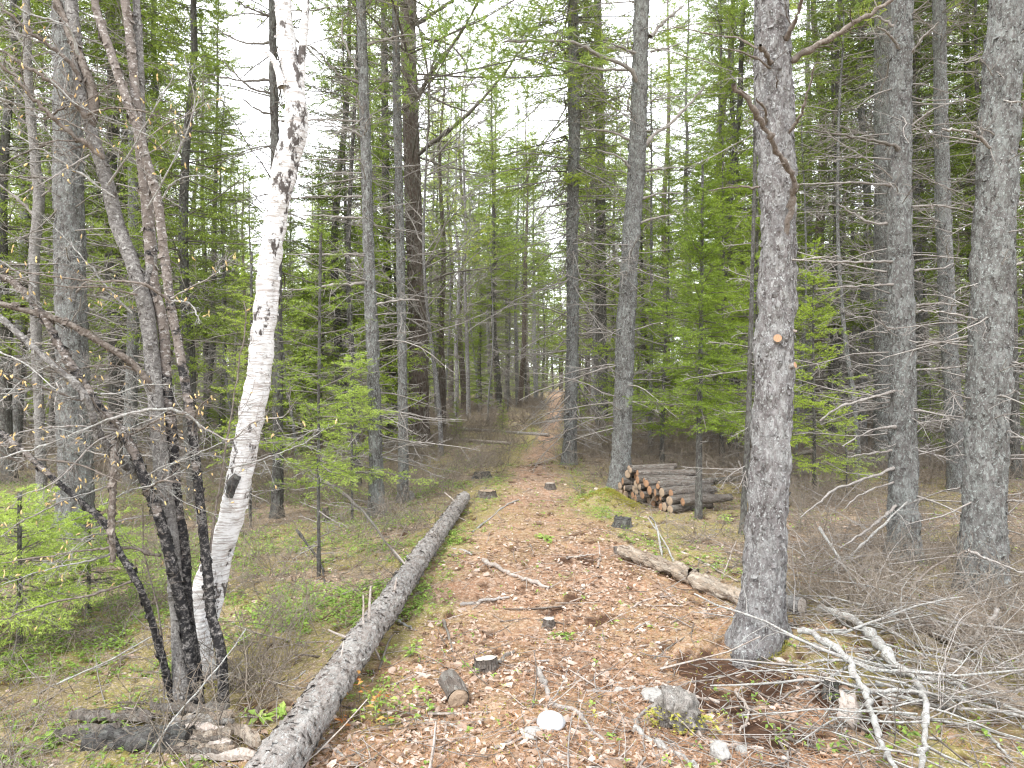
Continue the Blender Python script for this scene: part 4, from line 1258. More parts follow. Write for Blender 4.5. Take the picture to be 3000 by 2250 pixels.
TW = [([(178, 178), (150, 135), (110, 100), (60, 65), (0, 10), (-30, -20)], 10, -.2), ([(190, 258), (165, 225), (125, 185), (60, 145), (0, 108), (-40, 90)], 12, -.2),
      ([(225, 345), (190, 315), (150, 285), (100, 240), (50, 185), (0, 135), (-40, 100)], 12, -.3), ([(372, 655), (340, 630), (300, 610), (200, 607), (100, 595), (0, 578)], 6, -.3),
      ([(440, 935), (400, 893), (325, 885), (280, 893), (200, 920), (100, 960), (0, 990)], 7, -.35), ([(345, 1200), (320, 1197), (280, 1184), (200, 1187), (100, 1202), (0, 1217)], 6, -.3),
      ([(250, 1190), (200, 1210), (100, 1230), (0, 1265)], 5, -.4), ([(288, 1255), (200, 1285), (100, 1305), (0, 1340)], 6, -.35), ([(452, 1195), (465, 1105), (490, 955), (510, 830), (530, 700), (527, 650)], 6, .0),
      ([(372, 650), (400, 652), (420, 665), (432, 700)], 5, -.15), ([(352, 430), (375, 395), (425, 380), (470, 390)], 4, -.2), ([(370, 645), (415, 620), (460, 595), (505, 550)], 4, -.3),
      ([(425, 915), (460, 935), (500, 950), (550, 910), (610, 900), (640, 865)], 4, -.35), ([(490, 1010), (540, 1000), (600, 980), (660, 955), (700, 925)], 4, -.2), ([(352, 1515), (345, 1350), (312, 1200), (308, 1090)], 5, -.1),
      ([(320, 450), (360, 380), (420, 240), (400, 120)], 4, -.3), ([(235, 400), (300, 300), (380, 160)], 5, -.3), ([(415, 930), (425, 890), (440, 870), (468, 852)], 5, -.25), ([(172, 120), (150, 60), (60, 30), (0, -20)], 7, -.3),
      ([(190, 250), (240, 235), (300, 240), (380, 260)], 5, -.3), ([(0, 760), (60, 790), (120, 840)], 4, -.5), ([(190, 870), (100, 840), (0, 800)], 5, -.4), ([(255, 930), (170, 920), (60, 930), (0, 960)], 4, -.5),
      ([(160, 1070), (100, 1100), (40, 1130), (0, 1160)], 4, -.4), ([(100, 680), (60, 640), (0, 620)], 4, -.3), ([(260, 930), (200, 960), (120, 1040), (30, 1075)], 4, -.5)]
for i in range(46):
    sx, sy = random.choice([(190, 330), (235, 400), (170, 200), (305, 640), (330, 760), (215, 880), (260, 930), (300, 1020), (330, 1090), (225, 1130), (125, 740), (300, 300), (60, 640), (60, 985), (340, 860), (40, 200), (100, 240)])
    sx += random.uniform(-25, 25); sy += random.uniform(-40, 40)
    ang = random.uniform(2.2, 4.0) if random.random() < .72 else random.uniform(-.7, .9)
    ln = random.uniform(110, 300) if abs(ang) > 1 else random.uniform(80, 220)
    pp = [(sx + math.cos(ang) * ln * t + random.uniform(-9, 9), sy - math.sin(ang) * ln * t + random.uniform(-12, 12) - 14 * t) for t in (0, .3, .6, 1)]
    TW.append((pp, random.uniform(2.6, 5), random.uniform(-.4, -.05)))
tips = []
for p, w, dy in TW:
    n = len(p)
    P = [W(x, y, dM + dy * (.3 + .7 * i / (n - 1))) for i, (x, y) in enumerate(p)]
    mt = 'stick_white' if w < 8 and random.random() < .45 else ('twig_brown' if w > 4 else 'twig_grey')
    bpz = branch_parts(P, w / 2 / F * dM, sub=13, sub2=5, sl=.36)
    build('branch', off(bpz, baseM), [M[mt]], maple)
    for q in bpz[1:2]:
        vv = q[0].reshape(-1, 5, 3, 3).mean(2)
        tips.append(vv[:, -1]); tips.append(vv[::2, 2])
tips = np.concatenate(tips); tips = tips[rng.random(len(tips)) < .30]
nb = len(tips)
Pb = grow(tips, rng.normal(size=(nb, 3)) * .5 + [0, 0, 1.0], rng.uniform(.014, .026, nb), 4)
rb = np.array([.0015, .0040, .0034, .0006])[None] * rng.uniform(.7, 1.15, (nb, 1))
V, Fc = tubes(Pb, rb, 5)
nd = needles(Pb[:nb // 3], .02, .022, .009, 0, 30, both=True)
BUD = build('buds', [(V - baseM, Fc, 0, np.repeat(rng.random(nb) * .9 + .05, 20)), (nd[0] - baseM, nd[1], 0, nd[2])], [M['bud']], maple)
BUD['kind'] = 'stuff'
placed.append((baseM[0], baseM[1], .6))

# ---- young conifers one can tell apart
def young(kind, px, py, ht, c0, Lmax, r0, leaf, label, nb=110, k1=13, k2=6, nsp=.007, nl=.022, nw=.0045, cat='young spruce', d=None, dead=24, **kw):
    g = G(px, py) if d is None else np.array([(px - CX) / F * d, d, Hf((px - CX) / F * d, d)])
    r = proto(kind, int(px) % 89 + 50, ht, r0, c0, Lmax, nb, k1, k2, nsp, nl, nw, leaf, 'bark_dark', [dict(n=dead, z0=.15, z1=max(c0 + .6, ht * .35), Lr=(.2, Lmax * .7), k1=5, k2=2, thick=.005)] if dead else None, sides=10, sway=.06, thick=.006, **kw)
    r.location = g
    tag(r, label, cat)
    placed.append((g[0], g[1], .6))
    return r
young('young_spruce', 1510, 1122, 4.1, 1.05, .80, .036, 'spruce_bright', 'bright green young spruce rising right behind the log pile', 190, 14, 6, .0060, .024, .0048, dead=7)
young('young_spruce', 688, 1245, 2.95, .75, .62, .014, 'spruce_bright', 'slim young spruce standing between the white birch and the trio of trunks', 75, 12, 5, .0070, .021, .0036)
young('young_fir', 760, 1130, 2.0, .55, .95, .014, 'fir_green', 'yellow green young fir with wide low boughs right of the birch', 64, 14, 6, .0065, .023, .0042, cat='young fir', el1=.3)
young('young_fir', 40, 1400, .98, .22, .85, .014, 'fir_green', 'low bright green fir seedling at the left edge below the big dark trunk', 62, 15, 7, .0050, .019, .0032, cat='young fir', dead=0, el1=.25, prof=.6)
young('young_fir', 190, 1330, .75, .2, .55, .012, 'fir_green', 'small bright fir seedling tucked behind the scorched stems', 48, 14, 7, .0052, .019, .0032, cat='young fir', dead=0, el1=.25)
young('young_fir', 2010, 1010, 1.6, .3, .7, .012, 'spruce_bright', 'small dull green young fir in front of the gap between the right-hand trunks', 50, 11, 5, .009, .022, .004, cat='young fir')
young('young_fir', 1830, 1075, 1.0, .2, .5, .009, 'fir_green', 'pale feathery fir seedling right of the big foreground trunk', 30, 10, 5, .012, .024, .0035, cat='young fir', dead=4)
young('young_spruce', 540, 1140, 3.2, .9, .7, .014, 'spruce_bright', 'slender young spruce glimpsed between the scorched stems and the birch', 80, 12, 6, .009, .022, .0045)

# bigger trees behind whose green boughs fill known places of the view
for kind, px, d, s, idx, lab in [
    ('spruce', 420, 9.6, .80, 2, 'spruce with drooping bright boughs reaching between the scorched clump and the birch'),
    ('spruce', 740, 15.5, 1.0, 2, 'dark bushy spruce behind and left of the trio of trunks'), ('spruce', 855, 19, 1.0, 2, 'dark bushy spruce right behind the broad brown pine'),
    ('spruce', 1800, 13.5, .9, 2, 'bushy spruce behind the gap right of the big foreground trunk'), ('spruce', 2120, 13, .95, 2, 'bushy spruce behind the two right-hand trunks'),
    ('spruce', 20, 11, .9, 2, 'bushy spruce at the left edge behind the big dark trunk'), ('spruce', 1590, 17, 1.0, 2, 'bushy spruce far behind the young spruce at the log pile'),
    ('spruce', 270, 13.5, 1.0, 2, 'bushy spruce between the big dark trunk and the scorched stems'), ('young', 1640, 11.0, .8, 2, 'dense young spruce directly behind the big foreground trunk'),
    ('young', 1430, 12.5, .75, 2, 'dense young spruce behind the log pile, left of the bright one'), ('young', 1760, 9.5, .7, 0, 'young spruce low between the foreground trunk and the long-branched trunk')]:
    put(kind, (px - CX) / F * d, d, s, idx, label=lab, limit=False)

# trunks that show in the middle distance
for kind, px, py, s, idx in [('spruce', 1080, 893, 1.1, 0), ('spruce', 1118, 880, 1.0, 3), ('pole', 1137, 872, 1.5, 0), ('spruce', 1158, 868, 1.1, 1), ('pine', 1003, 888, 1.0, 0), ('hardwood', 985, 905, 1.3, 0),
                             ('hardwood', 1012, 902, 1.5, 0), ('pole', 945, 905, 1.2, 0), ('pole', 960, 925, 1.0, 1), ('spruce', 1060, 880, 1.0, 3), ('hardwood', 1035, 890, 1.2, 1), ('spruce', 1283, 905, 1.0, 3),
                             ('pole', 1262, 900, 1.3, 0), ('spruce', 1322, 890, 1.0, 0), ('pole', 1405, 985, 1.0, 1), ('pine', 1445, 905, .9, 1), ('spruce', 1480, 930, .9, 3), ('pole', 1545, 960, 1.1, 0), ('spruce', 1560, 905, 1.0, 1),
                             ('spruce', 440, 960, .8, 0), ('pole', 480, 980, .7, 0), ('spruce', 335, 985, .9, 3), ('pole', 510, 1010, .6, 1), ('spruce', 280, 1040, .85, 3), ('pole', 240, 985, 1.1, 0), ('pole', 640, 1000, .7, 1),
                             ('spruce', 690, 940, .75, 1), ('pole', 740, 975, .9, 0), ('spruce', 1750, 935, 1.0, 1), ('pole', 1790, 985, 1.0, 0), ('spruce', 1830, 925, 1.0, 3), ('pole', 1720, 1010, .8, 1), ('spruce', 1995, 945, 1.0, 0),
                             ('pole', 2090, 1000, 1.0, 0), ('spruce', 1860, 985, .9, 3), ('pole', 2195, 1040, 1.0, 0), ('spruce', 30, 1010, .9, 3), ('pole', 110, 975, 1.0, 0), ('spruce', 2200, 960, 1.0, 1), ('young', 930, 900, .8, 0),
                             ('young', 1160, 865, 1.2, 0), ('young', 1040, 895, .9, 0), ('young', 1085, 940, .30, 1), ('young', 1255, 940, .5, 1), ('young', 985, 950, .35, 1), ('young', 1340, 925, .7, 0), ('young', 660, 960, .8, 0), ('young', 570, 985, .7, 0),
                             ('young', 470, 990, .6, 1), ('young', 1980, 990, .6, 1), ('young', 2190, 1010, .7, 0), ('young', 1700, 960, .9, 0)]:
    putpx(kind, px, py, s, idx)

KEEP = [(862, 935, 16.6), (1205, 1262, 13), (1325, 1395, 11), (1280, 1320, 20), (1090, 1150, 30), (975, 1025, 26), (1640, 1700, 9), (1340, 1560, 11.5), (770, 830, 9)]
for px_, d_, k_, i_, s_ in [(1075, 36, 'pine', 0, .9), (1100, 44, 'spruce', 2, 1.1), (1030, 40, 'spruce', 2, 1.15), (975, 34, 'pine', 1, .8), (1140, 52, 'pine', 1, 1.0), (1195, 86, 'spruce', 2, 1.2), (1180, 92, 'pine', 0, 1.1),
                            (1210, 90, 'spruce', 2, 1.0), (1250, 38, 'spruce', 2, 1.2), (1268, 30, 'spruce', 2, 1.0), (940, 30, 'spruce', 2, .9), (1010, 48, 'spruce', 2, 1.2), (1170, 60, 'spruce', 2, 1.1), (1228, 56, 'pine', 0, 1.0)]:
    put(k_, (px_ - CX) / F * d_, d_, s_, i_)
def fill(n, y0, y1, kinds, gap):
    c = 0; tries = 0
    while c < n and tries < 20000:
        tries += 1
        y = math.sqrt(random.uniform(y0 * y0, y1 * y1)); x = random.uniform(-1, 1) * (y * .80 + 1.5)
        if abs(x - np.interp(y, PATH_Y, PATH_X)) < np.interp(y, PATH_Y, PATH_W) + .9 + .012 * y: continue
        px = CX + F * x / y
        if 1158 < px < 1216 and y < 48: continue
        if any(a < px < b and y < c_ for a, b, c_ in KEEP): continue
        if any((x - a) ** 2 + (y - b) ** 2 < (gap * g) ** 2 for a, b, g in placed): continue
        k = random.choices([q[0] for q in kinds], [q[1] for q in kinds])[0]
        if put(k, x, y, random.uniform(.75, 1.15)) is not None: c += 1
fill(24, 10.5, 18, [('pole', 2), ('young', 4), ('spruce', 2), ('hardwood', 1)], 1.6)
fill(95, 16, 34, [('spruce', 4), ('pole', 3), ('young', 6), ('pine', 2), ('hardwood', 1)], 1.6)
fill(125, 32, 62, [('spruce', 5), ('pine', 4), ('young', 5), ('pole', 2), ('hardwood', 1)], 1.8)

# the woods beyond, which read as one mass
def far_woods():
    parts = []
    nT = 420
    y = np.sqrt(rng.uniform(62 ** 2, 125 ** 2, nT)); x = rng.uniform(-1, 1, nT) * (y * .82 + 3)
    k = (np.abs(x - np.interp(y, PATH_Y, PATH_X)) > 1.8) | (y > 84); x, y = x[k], y[k]
    px = CX + F * x / y
    ht = np.minimum(rng.uniform(12, 22, len(x)), np.maximum(CH + (HZ - top_limit(px)) / F * y, 5))
    z0 = H(x, y)
    T = np.stack([np.stack([x, y, z0 - .2], -1), np.stack([x + rng.normal(size=len(x)) * .2, y, z0 + ht * .5], -1), np.stack([x + rng.normal(size=len(x)) * .3, y, z0 + ht], -1)], 1)
    V, Fc = tubes(T, taper(rng.uniform(.10, .2, len(x)), 3, .15), 5)
    parts.append((V, Fc, 0))
    nb = 58
    i = np.repeat(np.arange(len(x)), nb); m = len(i)
    u = rng.random(m); c0 = ht[i] * rng.uniform(.22, .45, len(x))[i]
    z = c0 + (ht[i] - c0) * u
    a = rng.random(m) * 2 * PI
    L = (2.3 * (1 - u) ** .8 + .3) * rng.uniform(.6, 1.2, m) * (ht[i] / 16)
    P = grow(np.stack([x[i], y[i], z0[i] + z], -1), np.stack([np.cos(a), np.sin(a), -.1 + .5 * u], -1), L, 4, -.2, .3, .5)
    V, Fc = tubes(P, taper(np.full(m, .03), 4, .3), 3); parts.append((V, Fc, 0))
    nd = needles(P, .05, .40, .12, .6, 60, .15)
    parts.append((nd[0], nd[1], 1, nd[2]))
    # low growth
    m = 8000; y2 = np.sqrt(rng.uniform(50 ** 2, 125 ** 2, m)); x2 = rng.uniform(-1, 1, m) * (y2 * .82 + 3)
    k = (np.abs(x2 - np.interp(y2, PATH_Y, PATH_X)) > 1.9) | (y2 > 92); x2, y2 = x2[k], y2[k]; m = len(x2)
    a = rng.random(m) * 2 * PI
    P = grow(np.stack([x2, y2, H(x2, y2)], -1), np.stack([np.cos(a) * .6, np.sin(a) * .6, np.ones(m)], -1), rng.uniform(1, 4.5, m), 5, 0, .5)
    nd = needles(P, .045, .34, .09, .4, 75, .05)
    parts.append((nd[0], nd[1], 1, nd[2]))
    o = build('far_woods', parts, [M['bark_pine'], M['far_green']], smooth=False)
    tag(o, 'distant conifer woods closing the view behind the trunks', 'woods', kind='stuff')
far_woods()

# ------------------------------------------------------------------ logs, stumps, stones and sticks
def log_obj(name, A, B, ra, rb_, barkm, cutm, label, cat, group=None, sides=28, bend=.01, stubs=0, flakes=0, seed=1, rough=1.0, step=.03):
    """a sawn log built along its own z axis and turned into place; parts: bark, two cut faces, knots"""
    A = np.array(A, float); B = np.array(B, float)
    v = Vector(B - A); Ln = v.length
    root = empty(name, A)
    root.rotation_euler = v.to_track_quat('Z', 'Y').to_euler()
    tag(root, label, cat, group)
    n = max(int(Ln / step), 6)
    z = np.linspace(0, Ln, n)
    P = np.stack([bend * np.sin(z / Ln * PI) + .3 * bend * vn(z * 2, 0, 0, seed), .6 * bend * vn(z * 1.3, 3, 0, seed), z], -1)
    r = np.linspace(ra, rb_, n) * (1 + .03 * vn(z * 4, 0, 5, seed))
    build('bark', trunk_mesh(P, r, sides, 0, seed, flakes, rough), [M[barkm]], root)
    for i, s in ((0, 1), (-1, -1)):
        X, Fc, _ = cap_end(P[[0, 1]] if i == -1 else P[[-2, -1]], np.array([r[i], r[i]]), sides, 0)
        if i == -1: X = X.copy()
        pass
    for e in (0, n - 1):
        k = 18; a = np.arange(k) * 2 * PI / k
        sg = -1 if e == 0 else 1
        rr = r[e] * .97
        rings = []
        for q in (1.0, .6, .25):
            rings.append(np.stack([P[e, 0] + rr * q * np.cos(a), P[e, 1] + rr * q * np.sin(a), np.full(k, P[e, 2] + sg * .004) + rng.normal(size=k) * .0012], -1))
        X = np.concatenate(rings + [np.array([[P[e, 0], P[e, 1], P[e, 2] + sg * .005]])])
        X[:k, 2] -= sg * .006
        j = np.arange(k); j2 = (j + 1) % k
        Q = np.concatenate([np.stack([j + q * k, j2 + q * k, j2 + (q + 1) * k, j + (q + 1) * k], -1) for q in (0, 1)])
        T = np.stack([j + 2 * k, j2 + 2 * k, np.full(k, 3 * k)], -1)
        if e == 0: Q = Q[:, ::-1]; T = T[:, ::-1]
        build('cut_face', [(X, Q, 0), (X, T, 0)], [M[cutm]], root, smooth=False)
    if stubs:
        m = stubs; t = rng.uniform(.1, .97, m) * Ln; a = rng.uniform(0, 2 * PI, m)
        P0 = np.stack([np.cos(a) * ra * .8, np.sin(a) * ra * .8, t], -1)
        D = np.stack([np.cos(a), np.sin(a), rng.uniform(.1, .7, m)], -1)
        PP = grow(P0, D, rng.uniform(.04, .22, m), 4, 0, .3)
        for i in range(m):
            V, Fc = tubes(PP[i:i + 1], taper(rng.uniform(.005, .010, 1), 4, .6), 6)
            build('branch_stub', [(V, Fc, 0)], [M['stick_pale']], root)
    return root

# the long fallen trunk left of the trail
a = G(590, 1690, .10); b = G(1000, 1098, .06)
A_ = np.array([W(520, 1690, 2.30)[0], 2.30, 0]); A_[2] = Hf(A_[0], A_[1]) + .10
B_ = np.array([W(1003, 1088, 8.6)[0], 8.6, 0]); B_[2] = Hf(B_[0], B_[1]) + .10
log_obj('fallen_log', A_, B_, .087, .073, 'bark_log', 'cut_old', 'long grey fallen trunk lying along the left edge of the trail', 'fallen log', sides=64, bend=.012, stubs=22, flakes=8000, step=.014, rough=1.5)

# stacked cut logs on the right
pA, pB = np.array([1.50, 9.45]), np.array([1.98, 8.05])
fd = (pB - pA) / np.linalg.norm(pB - pA); FL = np.linalg.norm(pB - pA)
axd = np.array([.945, .327])
pos_names = ['at the far left end', 'left of centre', 'near the middle', 'right of centre', 'at the near right end']
row_names = ['bottom row', 'second row', 'third row', 'fourth row', 'top row']
GP = 'sawn logs stacked beside the trail'
dia = .118
nlog = 0
rows = [12, 12, 10, 8, 3]
offs = [0, .05, .10, .16, .20]
sizes = ['thick', 'thin', 'medium']
for rw, nrow in enumerate(rows):
    for i in range(nrow):
        r = random.uniform(.034, .060)
        s = offs[rw] + (i + .5) * dia + random.uniform(-.02, .02)
        if s > FL + .05: continue
        c = pA + fd * s + axd * random.uniform(-.09, .06)
        ang = random.uniform(-.24, .24)
        ax2 = np.array([axd[0] * math.cos(ang) - axd[1] * math.sin(ang), axd[0] * math.sin(ang) + axd[1] * math.cos(ang)])
        Ln = random.uniform(.60, .80)
        z0 = Hf(*c) + .055 + rw * .088 * (1 - .10 * i / nrow) + random.uniform(-.012, .014)
        e = c + ax2 * Ln
        A3 = [c[0], c[1], z0]; B3 = [e[0], e[1], z0 + random.uniform(-.015, .02)]
        ppos = pos_names[min(int(i / nrow * 5), 4)]
        sz = 'thick' if r > .051 else ('thin' if r < .042 else 'mid sized')
        log_obj('cut_log', A3, B3, r, r * .94, 'bark_split', random.choice(['cut_fresh', 'cut_fresh', 'cut_tan']), '%s sawn log, %s from the left in the %s of the stack' % (sz, ['first', 'second', 'third', 'fourth', 'fifth', 'sixth', 'seventh', 'eighth', 'ninth', 'tenth', 'eleventh', 'twelfth'][i], row_names[rw]),
                'log', GP, sides=16, bend=.004, seed=100 + nlog, step=.05)
        nlog += 1

def stump(px, py, w, hpx, label, cutm='cut_old', barkm='bark_split', tilt=(0, 0), slant=0.0):
    g = G(px, py); d = g[1]
    r = w / 2 / F * d; h = hpx / F * d
    root = empty('tree_stump', g); root.rotation_euler = (tilt[0], tilt[1], random.random() * 6)
    tag(root, label, 'stump')
    z = np.linspace(-.06, h, 9)
    P = np.stack([z * 0, z * 0, z], -1); rr = r * (1 + .25 * np.exp(-np.maximum(z, 0) / (h * .35)))
    sides = 22
    parts = trunk_mesh(P, rr, sides, .25, int(px) % 50, 120, 1.8, 0)
    V = parts[0][0]
    V[:, 2] += np.where(V[:, 2] > h * .9, V[:, 0] / r * slant * h, 0)
    build('bark', parts, [M[barkm]], root)
    ring = V[-sides:] * [1, 1, 1] + [0, 0, .003]
    c = ring.mean(0)
    mid = c + (ring - c) * .5 + [0, 0, .002]
    X = np.concatenate([c + (ring - c) * .96, mid, c[None]]); j = np.arange(sides); j2 = (j + 1) % sides
    build('cut_face', [(X, np.stack([j, j2, j2 + sides, j + sides], -1), 0), (X, np.stack([j + sides, j2 + sides, np.full(sides, 2 * sides)], -1), 0)], [M[cutm]], root, smooth=False)
    return root
stump(1050, 1452, 42, 28, 'low sawn stump with a pale top in the middle of the near trail', slant=.15)
stump(1186, 1358, 20, 20, 'small whitish topped stump further up the trail centre')
stump(1053, 1076, 34, 16, 'mossy low stump by the top end of the fallen trunk', 'cut_tan')
stump(1188, 1056, 18, 12, 'tiny dark stump beside the worn trail just left of the slim trunk')
stump(1345, 1140, 34, 20, 'dark broken stump in front of the log pile', 'charred', 'bark_dark')
stump(1043, 1032, 32, 12, 'dark rotten stump near the mossy stump up the trail', 'charred', 'bark_dark')
stump(1797, 1500, 24, 30, 'small dark stump with a white sawn top among the right-hand sticks', 'cut_old', 'bark_dark')
stump(703, 1128, 12, 32, 'thin broken brown stump in the green cover on the left', 'cut_tan', 'bark_split')
stump(1438, 1020, 30, 14, 'low stump just behind the stacked logs', 'cut_tan')

# short sawn piece by the trail
g = G(985, 1535)
log_obj('log_piece', g + [-.055, .16, .075], g + [.012, .0, .045], .050, .052, 'bark_split', 'cut_tan', 'short sawn piece of trunk lying with its tan cut face towards the camera', 'log', sides=24, step=.02)

def rock(name, px, py, w, h, dpt, mat, label, seed, cat='stone', sink=.25, jag=.16, sharp=False, parent_extra=None):
    g = G(px, py); d = g[1]
    sx, sz = w / 2 / F * d, h / F * d
    import bmesh
    bm = bmesh.new(); bmesh.ops.create_icosphere(bm, subdivisions=5, radius=1)
    V = np.array([v.co[:] for v in bm.verts]); Fc = np.array([[v.index for v in f.verts] for f in bm.faces]); bm.free()
    nz = jag * vn(V[:, 0] * 1.7, V[:, 1] * 1.7, V[:, 2] * 1.7, seed) + jag * .6 * vn(V[:, 0] * 4, V[:, 1] * 4, V[:, 2] * 4, seed + 1) + jag * .25 * vn(V[:, 0] * 11, V[:, 1] * 11, V[:, 2] * 11, seed + 2)
    V = V * (1 + nz)[:, None] * [sx, dpt, sz * .62]
    V[:, 2] += sz * (.62 - sink)
    o = build(name, [(V, Fc, 0)], [mat], loc=g)
    o.rotation_euler = (0, 0, random.uniform(-.4, .4))
    return tag(o, label, cat)

def stonemat(name, a, b, c, sc_=8):
    m, nt, out = nodes(name)
    v = coords(nt, (1, 1, 1))
    col = mixc(nt, noise(nt, v, sc_, 5), a, b)
    col = mixc(nt, ramp(nt, noise(nt, v, sc_ * 4, 5, .7), [(.58, (0, 0, 0)), (.66, (1, 1, 1))]), col, c)
    finish(nt, out, col, .85, noise(nt, v, sc_ * 5, 6, .7), .5, .01)
    return m
M['white_stone'] = stonemat('white_stone', (.30, .31, .32), (.42, .43, .44), (.18, .18, .17))
M['grey_stone'] = stonemat('grey_stone', (.22, .21, .20), (.34, .33, .31), (.16, .15, .14))
rock('white_stone', 1190, 1573, 62, 32, .075, M['white_stone'], 'smooth white stone half buried in leaves in front', 3, sink=.30, jag=.05)
rock('grey_stone', 1150, 1592, 40, 16, .05, M['grey_stone'], 'grey stone lying against the white one', 13, jag=.15)
rock('grey_stone', 1555, 1640, 40, 34, .05, M['grey_stone'], 'small pale stone among roots at the bottom right of the trail', 5, jag=.2)
rock('grey_stone', 1604, 1632, 22, 18, .03, M['grey_stone'], 'tiny round pale stone beside the curved root', 6, jag=.1)
rock('grey_stone', 1416, 1512, 60, 20, .06, M['grey_stone'], 'flat pale stone left of the weathered root stump', 7, jag=.2)
rock('grey_stone', 880, 1080, 34, 20, .1, M['grey_stone'], 'grey stone in the moss beside the middle thin trunk', 8)

# weathered root stump with yellow green plants
o = rock('weathered_stump', 1468, 1575, 100, 74,   .10, M['weathered'], 'weathered jagged root stump with yellow green sprigs in the right foreground', 9, 'stump', .15, .42)
gS = G(1468, 1575)
n = 70; ax_ = gS[0] + rng.normal(size=n) * .10; ay_ = gS[1] - .07 + rng.normal(size=n) * .03
sp = rosettes(ax_, ay_, rng.uniform(.02, .13, n), rng.uniform(.012, .026, n), 5, .5)
so = build('sprigs', [(sp[0], sp[1], 0, sp[2])], [M['moss']], smooth=False)
tag(so, 'yellow green sprigs growing in front of the weathered root stump', 'plants', kind='stuff')
# moss at the foot of the big trunk
n = 500; an = rng.uniform(-2.6, -.6, n); rr_ = .145 + rng.random(n) * .035
mx, my = bX[0] + np.cos(an) * rr_, bX[1] + np.sin(an) * rr_
P = grow(np.stack([mx, my, H(mx, my) + rng.random(n) * .03], -1), rng.normal(size=(n, 3)) * .6 + [0, 0, 1], rng.uniform(.01, .03, n), 2)
nd = needles(P, .004, .009, .004, 0, 60)
o = build('trunk_moss', [(nd[0], nd[1], 0, nd[2])], [M['moss']], smooth=False)
tag(o, 'mustard moss around the foot of the big foreground trunk', 'moss', kind='stuff')

def plank(px0, py0, px1, py1, w, th, label, mt, lift=.02, name='rotten_wood', roll=0.0, jag=.3):
    """a splintered slab of rotten wood with a ragged outline"""
    A = G(px0, py0, lift); B = G(px1, py1, lift)
    v = Vector(B - A); L = v.length
    n = 26; t = np.linspace(0, 1, n)
    ww = w * (np.sin(np.clip(t * 6, 0, PI / 2)) * np.sin(np.clip((1 - t) * 5, 0, PI / 2)) * .6 + .4)
    lo = -ww / 2 * (1 + jag * vn(t * 9, 0, 0, int(px0))); hi = ww / 2 * (1 + jag * vn(t * 9, 5, 0, int(px0)))
    k = 9
    s = np.linspace(0, 1, k)
    Y = lo[:, None] * (1 - s) + hi[:, None] * s
    X = (t * L)[:, None] + 0 * Y
    Z = .02 * vn(X * 7, Y * 30, 0, int(px1)) + .012 * vn(X * 20, Y * 90, 0, 4) + (1 - (2 * s - 1) ** 2) * w * .22
    top = np.stack([X, Y, Z + th], -1).reshape(-1, 3); bot = np.stack([X, Y, Z * .3 - th * .3], -1).reshape(-1, 3)
    i = np.arange(n * k).reshape(n, k)
    q = np.stack([i[:-1, :-1], i[1:, :-1], i[1:, 1:], i[:-1, 1:]], -1).reshape(-1, 4)
    m = n * k
    bd = np.concatenate([i[0, :], i[1:, -1], i[-1, -2::-1], i[-2:0:-1, 0]])
    b2 = np.roll(bd, -1)
    Vv = np.concatenate([top, bot])
    o = build(name, [(Vv, q, 0), (Vv, q[:, ::-1] + m, 0), (Vv, np.stack([bd, bd + m, b2 + m, b2], -1), 0)], [M[mt]], loc=A)
    o.rotation_euler = v.to_track_quat('X', 'Z').to_euler()
    o.rotation_euler.rotate_axis('X', roll)
    if label: o['label'] = label
    o['category'] = 'rotten wood'
    return o

# decayed log at the foot of the scorched stems
A = G(190, 1622, .02); B = G(415, 1618, .03)
log_obj('rotten_log', A, B, .045, .060, 'charred', 'charred', 'dark mossy decayed log at the foot of the scorched stems', 'fallen log', sides=30, bend=.02, rough=6.0, step=.02)
root_ = empty('rotten_log', G(440, 1625))
tag(root_, 'pale layered chunk of splintered rotten wood right of the dark decayed log', 'rotten wood')
for i in range(11):
    q = plank(350 + random.uniform(-12, 30), 1588 + i * 4.4 + random.uniform(-3, 3), 470 + random.uniform(0, 40), 1598 + i * 4.4 + random.uniform(-4, 8), random.uniform(.03, .07), .006, None,
              ['rotten', 'weathered', 'bark_split', 'stick_pale'][i % 4], .085 - i * .007, name='splinter_layer', roll=random.uniform(-.3, .2), jag=.5)
    del q['category']; q.parent = root_; q.location = q.location - root_.location
plank(325, 1574, 490, 1580, .07, .006, 'loose plate of grey bark on top of the decayed log', 'bark_split', .10, jag=.5)
plank(150, 1578, 330, 1580, .08, .008, 'long flake of brown bark over the dark decayed log', 'bark_split', .06, jag=.5)
plank(478, 1580, 560, 1640, .045, .02, 'splintered plank slanting down beside the fallen trunk', 'rotten', .05)
plank(400, 1648, 560, 1650, .05, .01, 'thin weathered board at the bottom beside the fallen trunk', 'stick_pale', .02)
plank(100, 1606, 260, 1600, .10, .02, 'reddish strip of rotten wood at the left end of the dark decayed log', 'bark_split', .02)
plank(1330, 1196, 1400, 1215, .13, .03, 'crumbling orange brown rotten wood at the upper end of the decayed log', 'bark_split', .02, jag=.6)

